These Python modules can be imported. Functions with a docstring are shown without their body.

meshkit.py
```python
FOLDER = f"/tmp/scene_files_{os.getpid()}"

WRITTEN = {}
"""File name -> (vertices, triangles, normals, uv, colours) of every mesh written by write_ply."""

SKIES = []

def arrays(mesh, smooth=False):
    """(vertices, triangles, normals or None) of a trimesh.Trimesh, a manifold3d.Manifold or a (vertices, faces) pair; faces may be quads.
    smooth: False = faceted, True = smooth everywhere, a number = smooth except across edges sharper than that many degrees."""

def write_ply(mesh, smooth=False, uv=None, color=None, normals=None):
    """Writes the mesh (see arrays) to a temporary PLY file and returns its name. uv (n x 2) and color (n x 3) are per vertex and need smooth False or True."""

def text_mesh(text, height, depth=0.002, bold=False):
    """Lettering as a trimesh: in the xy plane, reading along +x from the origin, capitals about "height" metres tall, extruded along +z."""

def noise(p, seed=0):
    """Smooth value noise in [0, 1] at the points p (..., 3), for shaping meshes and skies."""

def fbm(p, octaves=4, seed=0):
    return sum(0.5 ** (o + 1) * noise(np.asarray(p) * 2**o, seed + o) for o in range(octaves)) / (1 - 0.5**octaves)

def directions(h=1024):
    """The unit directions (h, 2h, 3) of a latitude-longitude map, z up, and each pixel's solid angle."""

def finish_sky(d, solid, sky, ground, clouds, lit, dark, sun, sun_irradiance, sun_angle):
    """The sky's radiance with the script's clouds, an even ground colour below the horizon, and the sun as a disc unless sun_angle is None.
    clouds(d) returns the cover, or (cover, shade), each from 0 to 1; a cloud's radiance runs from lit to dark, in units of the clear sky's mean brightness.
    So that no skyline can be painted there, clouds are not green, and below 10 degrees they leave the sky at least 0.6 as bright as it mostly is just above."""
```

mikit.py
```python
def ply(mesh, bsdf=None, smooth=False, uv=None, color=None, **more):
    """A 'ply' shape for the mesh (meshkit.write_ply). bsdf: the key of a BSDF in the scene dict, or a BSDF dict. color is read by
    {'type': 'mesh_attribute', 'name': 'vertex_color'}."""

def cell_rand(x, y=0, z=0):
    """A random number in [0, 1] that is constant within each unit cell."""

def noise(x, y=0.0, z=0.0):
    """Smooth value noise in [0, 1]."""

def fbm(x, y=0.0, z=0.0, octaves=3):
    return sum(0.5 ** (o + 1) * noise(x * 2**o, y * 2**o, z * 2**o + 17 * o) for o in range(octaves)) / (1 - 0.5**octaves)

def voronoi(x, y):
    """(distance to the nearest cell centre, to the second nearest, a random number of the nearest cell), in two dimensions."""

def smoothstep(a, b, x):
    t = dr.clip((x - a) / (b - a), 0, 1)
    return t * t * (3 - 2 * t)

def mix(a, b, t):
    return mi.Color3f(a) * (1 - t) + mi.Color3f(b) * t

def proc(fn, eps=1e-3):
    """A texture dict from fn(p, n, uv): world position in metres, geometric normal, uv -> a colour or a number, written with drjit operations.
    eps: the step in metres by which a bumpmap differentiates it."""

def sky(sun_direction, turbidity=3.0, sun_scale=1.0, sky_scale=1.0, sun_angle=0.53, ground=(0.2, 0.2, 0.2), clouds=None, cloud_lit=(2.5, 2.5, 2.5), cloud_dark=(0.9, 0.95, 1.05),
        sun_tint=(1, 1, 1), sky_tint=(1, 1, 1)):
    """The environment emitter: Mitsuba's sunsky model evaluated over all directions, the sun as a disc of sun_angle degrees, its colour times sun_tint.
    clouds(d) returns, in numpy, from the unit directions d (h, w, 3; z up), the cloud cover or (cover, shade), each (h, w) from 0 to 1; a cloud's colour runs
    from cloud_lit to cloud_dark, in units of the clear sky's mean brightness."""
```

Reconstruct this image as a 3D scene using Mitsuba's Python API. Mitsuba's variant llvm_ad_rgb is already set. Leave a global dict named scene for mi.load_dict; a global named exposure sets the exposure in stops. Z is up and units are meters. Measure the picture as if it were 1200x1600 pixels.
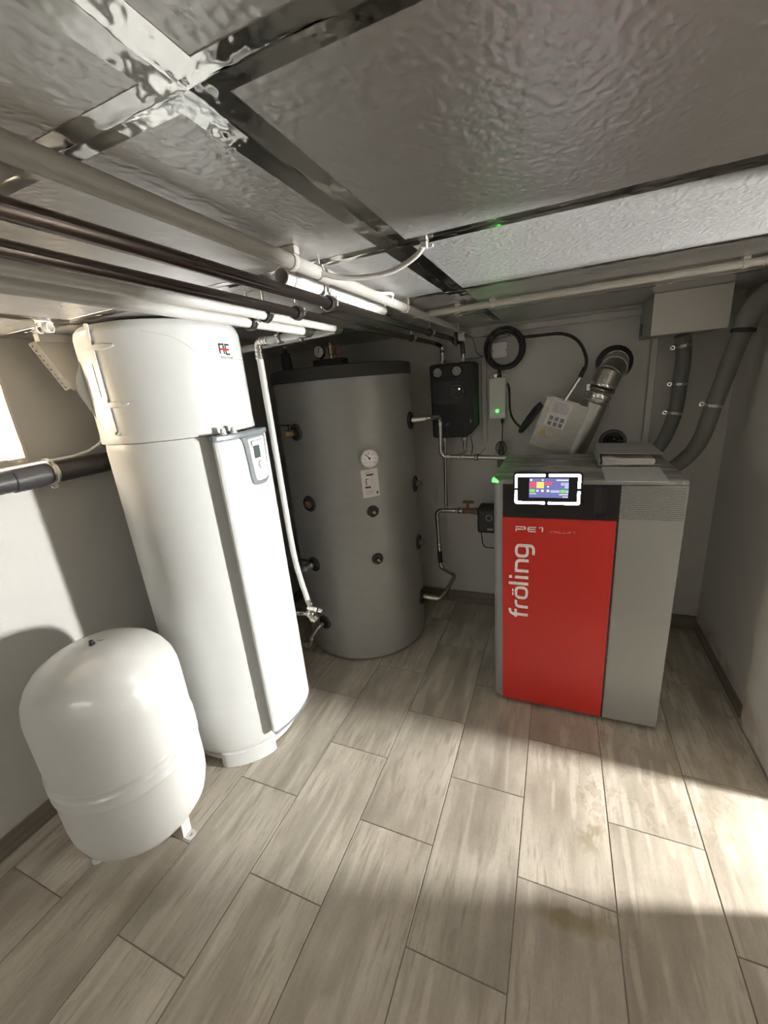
import math, random
import numpy as np
import trimesh, shapely
from shapely.geometry import Polygon, LineString, Point, box as sbox
from shapely import affinity
import manifold3d as m3
import drjit as dr
import mitsuba as mi
import mikit, meshkit
from mikit import proc, noise, fbm, voronoi, cell_rand, smoothstep, mix

random.seed(7)
np.random.seed(7)
T = mi.ScalarTransform4f
scene, labels = {}, {}
cos, sin, pi = math.cos, math.sin, math.pi

# ------------------------------------------------------------------ camera, lights, exposure
YAW, PITCH, ROLL, FOCAL = -0.4163, -0.2973, -0.0909, 635.93
EYE = np.array([0.0, 0.0, 1.65])
_f = np.array([sin(YAW) * cos(PITCH), cos(YAW) * cos(PITCH), sin(PITCH)])
_r0 = np.array([cos(YAW), -sin(YAW), 0.0])
_u0 = np.cross(_r0, _f)
_u = -sin(ROLL) * _r0 + cos(ROLL) * _u0
scene['camera'] = {'type': 'perspective', 'fov_axis': 'x', 'fov': math.degrees(2 * math.atan(600 / FOCAL)), 'near_clip': 0.02, 'far_clip': 60.0,
                   'to_world': T().look_at(origin=EYE.tolist(), target=(EYE + _f).tolist(), up=_u.tolist())}
exposure = 0.2
LAMP_DOORWAY = (1400.0, 1388.0, 1335.0)      # standing lamp in the side room, its light falls through the doorway
LAMP_ADDED_FILL = (11.0, 10.9, 10.4)         # added ceiling fill lamp, unseen behind the camera
WINDOW_LIGHT = (21.0, 16.8, 12.0)       # low daylight in the cellar window
LED_WHITE = (9.0, 9.3, 10.0)
LED_GREEN = (.10, 190.0, .3)

# room
XL, XR, YB, YF, ZC = -1.965, 0.85, 2.80, -1.75, 1.955

# ------------------------------------------------------------------ helpers
def L(key, label=None, cat=None, group=None, kind=None):
    d = labels.setdefault(key, {})
    for k, v in (('label', label), ('category', cat), ('group', group), ('kind', kind)):
        if v: d[k] = v
    return key

_count = {}
def uniq(key):
    n = _count.get(key, 0)
    _count[key] = n + 1
    return key if n == 0 else f'{key}_{n:03d}'

def put(key, mesh, mat, smooth=35, label=None, **more):
    """one shape entry of the scene; a key that is taken gets a number"""
    key = uniq(key)
    scene[key] = mikit.ply(mesh, mat, smooth, **more)
    if label: L(key, label)
    return key

def glow(key, mesh, rgb, mat='mat_black', smooth=False, label=None, weight=.01):
    key = uniq(key)
    scene[key] = mikit.ply(mesh, mat, smooth, emitter={'type': 'area', 'sampling_weight': weight, 'radiance': {'type': 'rgb', 'value': list(rgb)}})
    if label: L(key, label)
    return key

def cat(*ms):
    return trimesh.util.concatenate([m for m in ms])

def bx(x0, x1, y0, y1, z0, z1, b=0.0):
    """box with chamfered edges"""
    if b <= 0:
        m = trimesh.creation.box((x1 - x0, y1 - y0, z1 - z0))
        m.apply_translation(((x0 + x1) / 2, (y0 + y1) / 2, (z0 + z1) / 2))
        return m
    P = []
    for i in (0, 1):
        for j in (0, 1):
            for k in (0, 1):
                c = [(x0, x1)[i], (y0, y1)[j], (z0, z1)[k]]
                s = [1 if i == 0 else -1, 1 if j == 0 else -1, 1 if k == 0 else -1]
                for a in range(3):
                    q = list(c)
                    for e in range(3):
                        if e != a: q[e] += s[e] * b
                    P.append(q)
    return trimesh.convex.convex_hull(np.array(P))

def rrect(x0, y0, x1, y1, r, n=6):
    return sbox(x0 + r, y0 + r, x1 - r, y1 - r).buffer(r, quad_segs=n)

def ext(poly, h):
    polys = getattr(poly, 'geoms', [poly])
    return cat(*[trimesh.creation.extrude_polygon(p, h, engine='earcut') for p in polys if p.area > 0])

def soft(poly, h, b=0.002, n=2):
    """extruded outline, its upper rim rounded off by b"""
    out = []
    for p in getattr(poly, 'geoms', [poly]):
        m = trimesh.creation.extrude_polygon(p, h - b, engine='earcut')
        out.append(m)
        q = p.buffer(-b)
        top = trimesh.creation.extrude_polygon(q, b, engine='earcut')
        top.apply_translation((0, 0, h - b))
        pts_a = np.array(p.exterior.coords)
        if len(p.interiors) == 0 and q.geom_type == 'Polygon' and shapely.area(p.convex_hull) - p.area < 1e-7:
            pts_b = np.array(q.exterior.coords)
            hull = trimesh.convex.convex_hull(np.vstack([np.c_[pts_a, np.full(len(pts_a), h - b)], np.c_[pts_b, np.full(len(pts_b), h)]]))
            out.append(hull)
        else:
            out.append(top)
    return cat(*out)

def frame(o, x, y):
    """matrix that puts a flat design (x right, y up, z out) at o"""
    x = np.array(x, float); x /= np.linalg.norm(x)
    y = np.array(y, float); y -= x * (x @ y); y /= np.linalg.norm(y)
    m = np.eye(4)
    m[:3, 0], m[:3, 1], m[:3, 2], m[:3, 3] = x, y, np.cross(x, y), o
    return m

def at(mesh, o, x, y):
    mesh = mesh.copy()
    mesh.apply_transform(frame(o, x, y))
    return mesh

def front(mesh, o):          # design that faces the camera side (-y)
    return at(mesh, o, (1, 0, 0), (0, 0, 1))

def lathe(profile, n=48, o=(0, 0, 0), axis=(0, 0, 1)):
    p = np.array(profile, float)
    m = trimesh.creation.revolve(p, sections=n)
    m.merge_vertices()
    m.fix_normals()
    a = np.array(axis, float); a /= np.linalg.norm(a)
    h = np.array([1.0, 0, 0]) if abs(a[0]) < 0.9 else np.array([0, 1.0, 0])
    x = h - a * (a @ h); x /= np.linalg.norm(x)
    m.apply_transform(frame(o, x, np.cross(a, x)))
    return m

def disc(o, axis, r, h, b=0.0015, n=28):
    b = min(b, h * 0.45, r * 0.45)
    return lathe([(0, 0), (r - b, 0), (r, b), (r, h - b), (r - b, h), (0, h)], n, o, axis)

def ring(o, axis, r0, r1, h, n=28):
    b = min(0.0012, (r1 - r0) * 0.3, h * 0.3)
    return lathe([(r0, 0), (r1 - b, 0), (r1, b), (r1, h - b), (r1 - b, h), (r0, h), (r0, 0)], n, o, axis)

def rounded(pts, rad, n=7):
    """polyline with its corners rounded by arcs"""
    P = [np.array(p, float) for p in pts]
    out = [P[0]]
    for a, b, c in zip(P, P[1:], P[2:]):
        u, v = a - b, c - b
        lu, lv = np.linalg.norm(u), np.linalg.norm(v)
        u, v = u / lu, v / lv
        ang = math.acos(np.clip(u @ v, -1, 1))
        if ang > 3.05: out.append(b); continue
        d = min(rad / math.tan(ang / 2), lu * 0.48, lv * 0.48)
        rr = d * math.tan(ang / 2)
        cen = b + (u + v) / np.linalg.norm(u + v) * (rr / math.sin(ang / 2))
        s, e = b + u * d - cen, b + v * d - cen
        om = math.acos(np.clip(s @ e / (rr * rr), -1, 1))
        for k in range(n + 1):
            t = k / n
            out.append(cen + (s * math.sin((1 - t) * om) + e * math.sin(t * om)) / math.sin(om))
    out.append(P[-1])
    return np.array(out)

def curve(pts, n=40):
    """smooth curve through the points"""
    from scipy.interpolate import CubicSpline
    P = np.array(pts, float)
    t = np.r_[0, np.cumsum(np.linalg.norm(np.diff(P, axis=0), axis=1))]
    return CubicSpline(t, P)(np.linspace(0, t[-1], n))

def tube(path, r, n=16, cap=True):
    P = np.array(path, float)
    keep = np.r_[True, np.linalg.norm(np.diff(P, axis=0), axis=1) > 1e-7]
    P = P[keep]
    t = np.gradient(P, axis=0)
    t[0], t[-1] = P[1] - P[0], P[-1] - P[-2]
    seg = np.diff(P, axis=0); seg /= np.linalg.norm(seg, axis=1, keepdims=True)
    t[1:-1] = seg[:-1] + seg[1:]
    t /= np.linalg.norm(t, axis=1, keepdims=True)
    h = np.array([0, 0, 1.0]) if abs(t[0][2]) < 0.9 else np.array([1.0, 0, 0])
    a = np.cross(t[0], h); a /= np.linalg.norm(a)
    rs = np.broadcast_to(r, (len(P),)).astype(float)
    V = []
    ph = np.arange(n) * 2 * pi / n
    for i in range(len(P)):
        a = a - t[i] * (a @ t[i]); a /= np.linalg.norm(a)
        b = np.cross(t[i], a)
        V.append(P[i] + rs[i] * (np.cos(ph)[:, None] * a + np.sin(ph)[:, None] * b))
    V = np.vstack(V)
    F = []
    for i in range(len(P) - 1):
        for j in range(n):
            k = (j + 1) % n
            p, q, s, w = i * n + j, i * n + k, (i + 1) * n + k, (i + 1) * n + j
            F += [(p, q, s), (p, s, w)]
    if cap:
        V = np.vstack([V, P[0], P[-1]])
        c0, c1, e = len(V) - 2, len(V) - 1, (len(P) - 1) * n
        for j in range(n):
            k = (j + 1) % n
            F += [(c0, k, j), (c1, e + j, e + k)]
    return trimesh.Trimesh(V, F, process=False)

def wrap(mesh, c, r, th0, fine=0.02):
    """bends a flat design (x along the arc, y up, z out) onto an upright cylinder at angle th0 (degrees)"""
    m = mesh
    if fine:
        v, f = trimesh.remesh.subdivide_to_size(m.vertices, m.faces, fine, max_iter=20)
        m = trimesh.Trimesh(v, f)
    v = np.array(m.vertices)
    a = math.radians(th0) + v[:, 0] / r
    rr = r + v[:, 2]
    return trimesh.Trimesh(np.c_[c[0] + rr * np.cos(a), c[1] + rr * np.sin(a), v[:, 1]], m.faces, process=False)

def shell(c, r0, r1, a0, a1, z0, z1, n=28, b=0.004):
    """curved panel between two radii and two angles, with eased edges"""
    prof = [(r0, z0), (r1 - b, z0), (r1, z0 + b), (r1, z1 - b), (r1 - b, z1), (r0, z1)]
    V, F, m = [], [], len(prof)
    ths = np.radians(np.linspace(a0, a1, n))
    for k, th in enumerate(ths):
        e = b if k in (0, n - 1) else 0
        for (r, z) in prof:
            rr = r - e if r > (r0 + r1) / 2 else r
            V.append((c[0] + rr * cos(th), c[1] + rr * sin(th), z))
    for k in range(n - 1):
        for j in range(m):
            i = (j + 1) % m
            p, q, s, w = k * m + j, k * m + i, (k + 1) * m + i, (k + 1) * m + j
            F += [(p, s, q), (p, w, s)]
    for base, flip in ((0, False), ((n - 1) * m, True)):
        for j in range(1, m - 1):
            t = (base, base + j, base + j + 1)
            F.append(t if not flip else t[::-1])
    mesh = trimesh.Trimesh(V, F, process=False)
    mesh.fix_normals()
    return mesh

def stroke(paths, w, cap=2, join=2):
    return shapely.union_all([LineString(p).buffer(w / 2, cap_style=cap, join_style=join, mitre_limit=3) for p in paths])

def arc(cx, cy, r, a0, a1, n=7):
    return [(cx + r * cos(math.radians(a)), cy + r * sin(math.radians(a))) for a in np.linspace(a0, a1, n)]

def hexnut(o, axis, r, h):
    return lathe([(0, 0), (r * .93, 0), (r, h * .15), (r, h * .85), (r * .93, h), (0, h)], 6, o, axis)

# ------------------------------------------------------------------ materials
def rgb(*c): return {'type': 'rgb', 'value': list(c)}
def pr(key, col, rough=0.5, metal=0.0, **k):
    scene[key] = {'type': 'twosided', 'bsdf': {'type': 'principled', 'base_color': rgb(*col) if isinstance(col, tuple) else col,
                  'roughness': rough, 'metallic': metal, **k}}
    return key
def bump(key, inner, fn, eps=1e-3, scale=1.0):
    scene[key] = {'type': 'twosided', 'bsdf': {'type': 'bumpmap', 'arbitrary': proc(fn, eps), 'scale': scale, 'bsdf': inner}}
    return key

pr('mat_black', (.012, .012, .013), .4)
pr('mat_rubber', (.018, .018, .019), .65)
pr('mat_black_foam', (.03, .03, .031), .85)
pr('mat_black_gloss', (.012, .011, .013), .22, specular=.4)
pr('mat_white_paint', (.60, .60, .58), .22, clearcoat=.5, clearcoat_gloss=.9)
pr('mat_white_plastic', (.66, .66, .64), .38)
pr('mat_heater_white', (.57, .582, .573), .3, clearcoat=.25, clearcoat_gloss=.85)
pr('mat_grey_trim', (.18, .20, .22), .35)
pr('mat_grey_fascia', (.60, .62, .61), .4)
pr('mat_lcd', (.07, .09, .09), .2)
pr('mat_pale_conduit', (.50, .485, .455), .45)
pr('mat_grey_conduit', (.34, .33, .31), .45)
pr('mat_pipe_jacket', (.50, .495, .475), .4)
pr('mat_silver_paint', (.25, .252, .242), .42, .2)
pr('mat_dark_grey', (.10, .10, .10), .6)
pr('mat_hose_grey', (.13, .13, .12), .6)
pr('mat_duct_grey', (.16, .16, .145), .6)
pr('mat_red', (.44, .018, .013), .42)
pr('mat_print_white', (.90, .87, .88), .5)
pr('mat_print_black', (.02, .02, .02), .5)
pr('mat_print_grey', (.25, .25, .24), .6)
pr('mat_print_red', (.55, .02, .03), .5)
pr('mat_pale_red', (.75, .30, .27), .5)
pr('mat_paper', (.72, .69, .66), .8)
pr('mat_brochure', (.42, .43, .43), .6)
pr('mat_binder', (.27, .28, .26), .6)
pr('mat_steel', (.52, .50, .46), .25, 1.0)
pr('mat_bright_steel', (.72, .70, .66), .18, 1.0)
pr('mat_dark_steel', (.085, .07, .065), .22, .85)
pr('mat_brass', (.50, .38, .22), .3, 1.0)
pr('mat_rusty', (.16, .075, .05), .6)
pr('mat_blue', (.05, .08, .30), .4)
pr('mat_yellow', (.75, .42, .03), .5)
pr('mat_drain', (.035, .035, .037), .35)

def _brushed(p, n, uv):
    s = fbm(p.x * 3 + p.z * 90, p.z * 12 - p.x * 30, p.y * 5)
    return mix((.40, .385, .35), (.52, .50, .46), s)
pr('mat_sheet_steel', proc(_brushed), .38, .95)

def _tank(p, n, uv):
    s = fbm(p.x * 30, p.y * 30, p.z * 30, 2)
    return mix((.25, .25, .236), (.28, .28, .264), s)
pr('mat_tank_jacket', proc(_tank), .45, .15)

def _wall(p, n, uv):
    s = fbm(p.x * 1.7, p.y * 1.7, p.z * 1.7, 4)
    c = mix((.50, .49, .465), (.575, .565, .54), s)
    # damp brown fringe at the foot of the plaster
    d = smoothstep(.22, .0, p.z - .15 * fbm(p.x * 6, p.y * 6, p.z * 4)) * smoothstep(.0, .5, p.y - 1.5) * smoothstep(.5, .8, p.x)
    return mix(c, (.30, .20, .11), .55 * d * smoothstep(.3, .7, fbm(p.x * 9, p.y * 9, p.z * 9)))
def _wall_bump(p, n, uv):
    return (fbm(p.x * 9, p.y * 9, p.z * 9, 3) * 5 + noise(p.x * 70, p.y * 70, p.z * 70)) * .0009
bump('mat_plaster', {'type': 'principled', 'base_color': proc(_wall), 'roughness': .7, 'specular': .3}, _wall_bump, 3e-3)
def _reveal(p, n, uv):
    return mix((.62, .57, .49), (.76, .72, .64), fbm(p.x * 7, p.y * 9, p.z * 5, 4))
bump('mat_rough_reveal', {'type': 'principled', 'base_color': proc(_reveal), 'roughness': .8},
     lambda p, n, uv: fbm(p.x * 8, p.y * 12, p.z * 8, 4) * .02, 4e-3)

pr('mat_concrete', proc(lambda p, n, uv: mix((.16, .155, .145), (.24, .235, .22), fbm(p.x * 3, p.y * 3, p.z * 3, 4))), .85)
# embossed aluminium faces of the insulation boards
def _emboss(p, n, uv):
    a = noise(p.x * 150, p.y * 95, p.z * 3)
    b = noise(p.x * 310 + 7, p.y * 260, p.z * 3)
    return (a * .6 + b * .4) * .0006
bump('mat_board_foil', {'type': 'principled', 'base_color': rgb(.60, .60, .60), 'roughness': .40, 'metallic': .70}, _emboss, 1.2e-3)
def _tape_bump(p, n, uv):
    w = fbm(p.x * 16, p.y * 16, 3, 3) * .0016
    c = noise(p.x * 120, p.y * 120, 5) * .00028 * smoothstep(.40, .62, noise(p.x * 5, p.y * 5, 9))
    return w + c
bump('mat_foil_tape', {'type': 'principled', 'base_color': rgb(.58, .57, .55), 'roughness': .09, 'metallic': 1.0}, _tape_bump, 1.5e-3)
pr('mat_foil_edge', (.68, .66, .63), .2, 1.0)

# wood-look porcelain tiles; every tile has its own cut of the pattern
TX0, TW, TL = -1.587, .3023, .6013
def _tile(p, n, uv):
    k = dr.floor((p.x - TX0) / TW)
    odd = k - 2 * dr.floor(k / 2)
    j = dr.floor((p.y - .115 - .305 * odd) / TL)
    r = cell_rand(k, j, 3)
    sx, sy = p.x * 1.0 + 7.3 * r, p.y + 11.1 * cell_rand(k, j, 5)
    wob = (fbm(sx * 3, sy * 2.2, 1) - .5) * .05
    g1 = fbm((sx + wob) * 15, sy * 2.6, r * 9, 5)
    g2 = fbm((sx + wob) * 120, sy * 14, r * 5, 2)
    g3 = fbm(sx * 5, sy * 3.4, r * 3, 4)
    c = mix((.235, .212, .180), (.47, .44, .39), smoothstep(.25, .75, g1 * .5 + g3 * .5))
    c = mix(c, (.19, .165, .135), .45 * smoothstep(.50, .78, g2) * smoothstep(.36, .62, g3))
    c = mix(c, (.53, .50, .45), .35 * smoothstep(.60, .80, noise((sx - wob) * 42, sy * 5, r * 7)))
    c = c * (1.04 + .16 * cell_rand(k, j, 8)) * mi.Color3f(1.03, 1.0, .945)
    # worn brown scuffs in loose clusters
    wx, wy = p.x + (fbm(p.x * 30, p.y * 30, 2) - .5) * .05, p.y + (fbm(p.x * 30, p.y * 30, 7) - .5) * .07
    fl = smoothstep(.60, .70, fbm(wx * 48, wy * 30, 4, 3)) * smoothstep(.52, .66, fbm(p.x * 3.7, p.y * 2.6, 8)) * smoothstep(-.7, .5, p.x)
    c = mix(c, (.24, .18, .11), .30 * fl)
    c = c * (.955 + .09 * noise(p.x * 260, p.y * 120, 2))
    # dried yellow-brown puddle mark
    qx, qy = p.x - .10 + (fbm(p.x * 14, p.y * 14, 2) - .5) * .16, p.y - .945 + (fbm(p.x * 14, p.y * 14, 6) - .5) * .12
    st = smoothstep(1.0, .25, dr.sqrt(dr.square(qx / .17) + dr.square(qy / .065)))
    st2 = smoothstep(1.0, .3, dr.sqrt(dr.square((p.x - .16) / .07) + dr.square((p.y - 1.27) / .13))) * smoothstep(.45, .7, fbm(p.x * 25, p.y * 25, 3))
    return mix(c, (.20, .155, .055), dr.clip(.62 * st + .5 * st2, 0, 1))
scene['mat_floor_tile'] = {'type': 'twosided', 'bsdf': {'type': 'bumpmap', 'arbitrary': proc(lambda p, n, uv: (fbm(p.x * 45, p.y * 6, 2, 3) * .0007 + noise(p.x * 6, p.y * 6, 4) * .0006), 2e-3), 'scale': 1.0,
    'bsdf': {'type': 'principled', 'base_color': proc(_tile), 'roughness': .33, 'specular': .5}}}
pr('mat_grout', (.20, .18, .155), .9)
def _base(p, n, uv):
    return mix((.12, .10, .085), (.22, .195, .165), fbm(p.x * 3 + p.z * 30, p.y * 3, p.z * 40, 3))
pr('mat_baseboard', proc(_base), .4)
def _boiler_top(p, n, uv):
    s = fbm(p.x * 9, p.y * 22, 1, 4)
    return mix((.30, .30, .285), (.14, .135, .125), .75 * smoothstep(.45, .68, s))
pr('mat_boiler_top', proc(_boiler_top), .5, .25)

# ------------------------------------------------------------------ the setting
put('floor', bx(XL - .35, XR + 2.5, YF - .2, YB + .2, -.12, -.002), 'mat_grout', False); L('floor', kind='structure')
tiles = []
for k in range(-2, 9):
    xa, xb = max(TX0 + k * TW, XL), min(TX0 + (k + 1) * TW, XR)
    if xb - xa < .012: continue
    y = (.115 if k % 2 == 0 else .42) - TL * 5
    while y < YB:
        ya, yb = max(y, YF), min(y + TL, YB)
        y += TL
        if yb - ya < .02: continue
        g = .0019
        put('floor__tile', bx(xa + g, xb - g, ya + g, yb - g, -.002, 0.0, .0007), 'mat_floor_tile', False)
put('floor__threshold', bx(XR + .0015, XR + .15, .62, 1.6, -.002, .0, .0007), 'mat_floor_tile', False)
put('floor__side_room_floor', bx(XR + .151, XR + 2.35, -.35, 2.25, -.002, .0), 'mat_floor_tile', False)

def poly_wall(poly, o, x, y, d):
    return at(ext(poly, d), o, x, y)
# left wall with the window niche (y .30 to .955, z 1.50 to 1.90)
NY0, NY1, NZ0, NZ1, ND = .20, .955, 1.50, 1.905, .33
w = sbox(YF - .2, -.1, YB + .2, 2.2) - sbox(NY0, NZ0, NY1, NZ1)
put('wall_left', at(ext(w, .33), (XL - .33, 0, 0), (0, 1, 0), (0, 0, 1)), 'mat_plaster', False)
# rough reveal lining of the niche: slightly uneven slabs
def rough_slab(m, amp, s, size=.03):
    v, f = trimesh.remesh.subdivide_to_size(m.vertices, m.faces, size, max_iter=20)
    v = np.array(v)
    v = v + (np.stack([meshkit.fbm(v * s + q, 3, q) for q in (0, 11, 23)], -1) - .5) * amp
    return trimesh.Trimesh(v, f)
put('wall_left__reveal', rough_slab(bx(XL - ND, XL + .001, NY1 - .006, NY1 + .004, NZ0 - .01, NZ1), .008, 9), 'mat_rough_reveal', 40)
sill = trimesh.convex.convex_hull(np.array([(XL - ND, y, z) for y in (NY0, NY1) for z in (NZ0 - .02, NZ0 + .06)] + [(XL + .002, y, z) for y in (NY0, NY1) for z in (NZ0 - .02, NZ0 + .004)]))
put('wall_left__window_sill', rough_slab(sill, .010, 9), 'mat_rough_reveal', 40)
put('wall_left__sill_tile', bx(XL - .10, XL + .012, .55, .885, NZ0 + .004, NZ0 + .014, .002), 'mat_white_plastic', False)
put('wall_back', bx(XL - .33, XR + .4, YB, YB + .2, -.1, 2.2), 'mat_plaster', False)
# right wall: doorway towards the side room between y .72 and 1.605; the last stretch of plaster before it stands a little proud
DY0, DY1, DZ = .70, 1.605, 1.93
w = sbox(YF - .2, -.1, YB + .2, 2.2) - sbox(DY0, -.2, DY1, DZ)
put('wall_right', at(ext(w, .15), (XR, 0, 0), (0, 1, 0), (0, 0, 1)), 'mat_plaster', False)
bul = bx(XR - .016, XR + .02, DY1 + .002, 2.02, .0, ZC, .006)
v, f = trimesh.remesh.subdivide_to_size(bul.vertices, bul.faces, .05, max_iter=20); v = np.array(v)
inner = v[:, 0] < XR
v[:, 1] += inner * (v[:, 1] > 1.9) * (meshkit.fbm(v * [0, 0, 3.0], 3) - .5) * .12
v[:, 0] += inner * (meshkit.fbm(v * 6, 3, 5) - .5) * .012
put('wall_right__plaster_patch', trimesh.Trimesh(v, f), 'mat_plaster', 40)
put('wall_front', bx(XL - .33, XR + .4, YF - .2, YF, -.1, 2.2), 'mat_plaster', False)
put('wall_side_room', cat(bx(XR + 2.35, XR + 2.45, -.5, 2.4, -.1, 2.2), bx(XR + .15, XR + 2.4, 2.25, 2.35, -.1, 2.2), bx(XR + .15, XR + 2.4, -.45, -.35, -.1, 2.2)), 'mat_concrete', False)
put('ceiling', bx(XL - .33, XR + 2.5, YF - .2, YB + .2, ZC + .012, 2.25), 'mat_grout', False)
for k in ('wall_left', 'wall_back', 'wall_right', 'wall_front', 'wall_side_room', 'ceiling'): L(k, kind='structure')

# insulation boards with aluminium tape over the joints
SX, SY, BW, BL = -.357, .412, 1.20, .595
xs = [XL] + [SX + BW * k for k in (-1, 0, 1)] + [XR]
xs = sorted(x for x in xs if XL <= x <= XR)
ys = sorted([YF] + [SY + BL * k for k in range(-3, 4)] + [YB])
def embossed(x0, x1, y0, y1, st=.0027):
    # board whose underside carries the stucco embossing of the foil
    nx, ny = int((x1 - x0) / st) + 1, int((y1 - y0) / st) + 1
    X, Y = np.meshgrid(np.linspace(x0, x1, nx), np.linspace(y0, y1, ny), indexing='ij')
    P = np.stack([X * 150, Y * 112, X * 0], -1)
    h = meshkit.noise(P, 3) * .65 + meshkit.noise(P * 1.7 + 5, 8) * .35
    Z = ZC - .0023 * np.clip(h - .38, 0, .36)
    v = np.stack([X, Y, Z], -1).reshape(-1, 3)
    i, j = np.meshgrid(np.arange(nx - 1), np.arange(ny - 1), indexing='ij')
    q = (i * ny + j).ravel()
    f = np.vstack([np.c_[q, q + 1, q + ny + 1], np.c_[q, q + ny + 1, q + ny]])
    k = len(v)
    back = np.array([(x, y, z) for z in (ZC + .0004, ZC + .012) for x, y in ((x0, y0), (x1, y0), (x1, y1), (x0, y1))])
    g = np.array([(0, 1, 5), (0, 5, 4), (1, 2, 6), (1, 6, 5), (2, 3, 7), (2, 7, 6), (3, 0, 4), (3, 4, 7), (4, 5, 6), (4, 6, 7)]) + k
    return trimesh.Trimesh(np.vstack([v, back]), np.vstack([f, g]), process=False)
for a, b in zip(xs, xs[1:]):
    if b - a < .02: continue
    for c, d in zip(ys, ys[1:]):
        if d < .0 or c > 1.7 or b < -1.5:
            put('ceiling__insulation_board', bx(a + .0015, b - .0015, c + .0015, d - .0015, ZC, ZC + .012, .002), 'mat_board_foil', False)
        else:
            put('ceiling__insulation_board', embossed(a + .0015, b - .0015, c + .0015, d - .0015), 'mat_board_foil', True)
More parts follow.
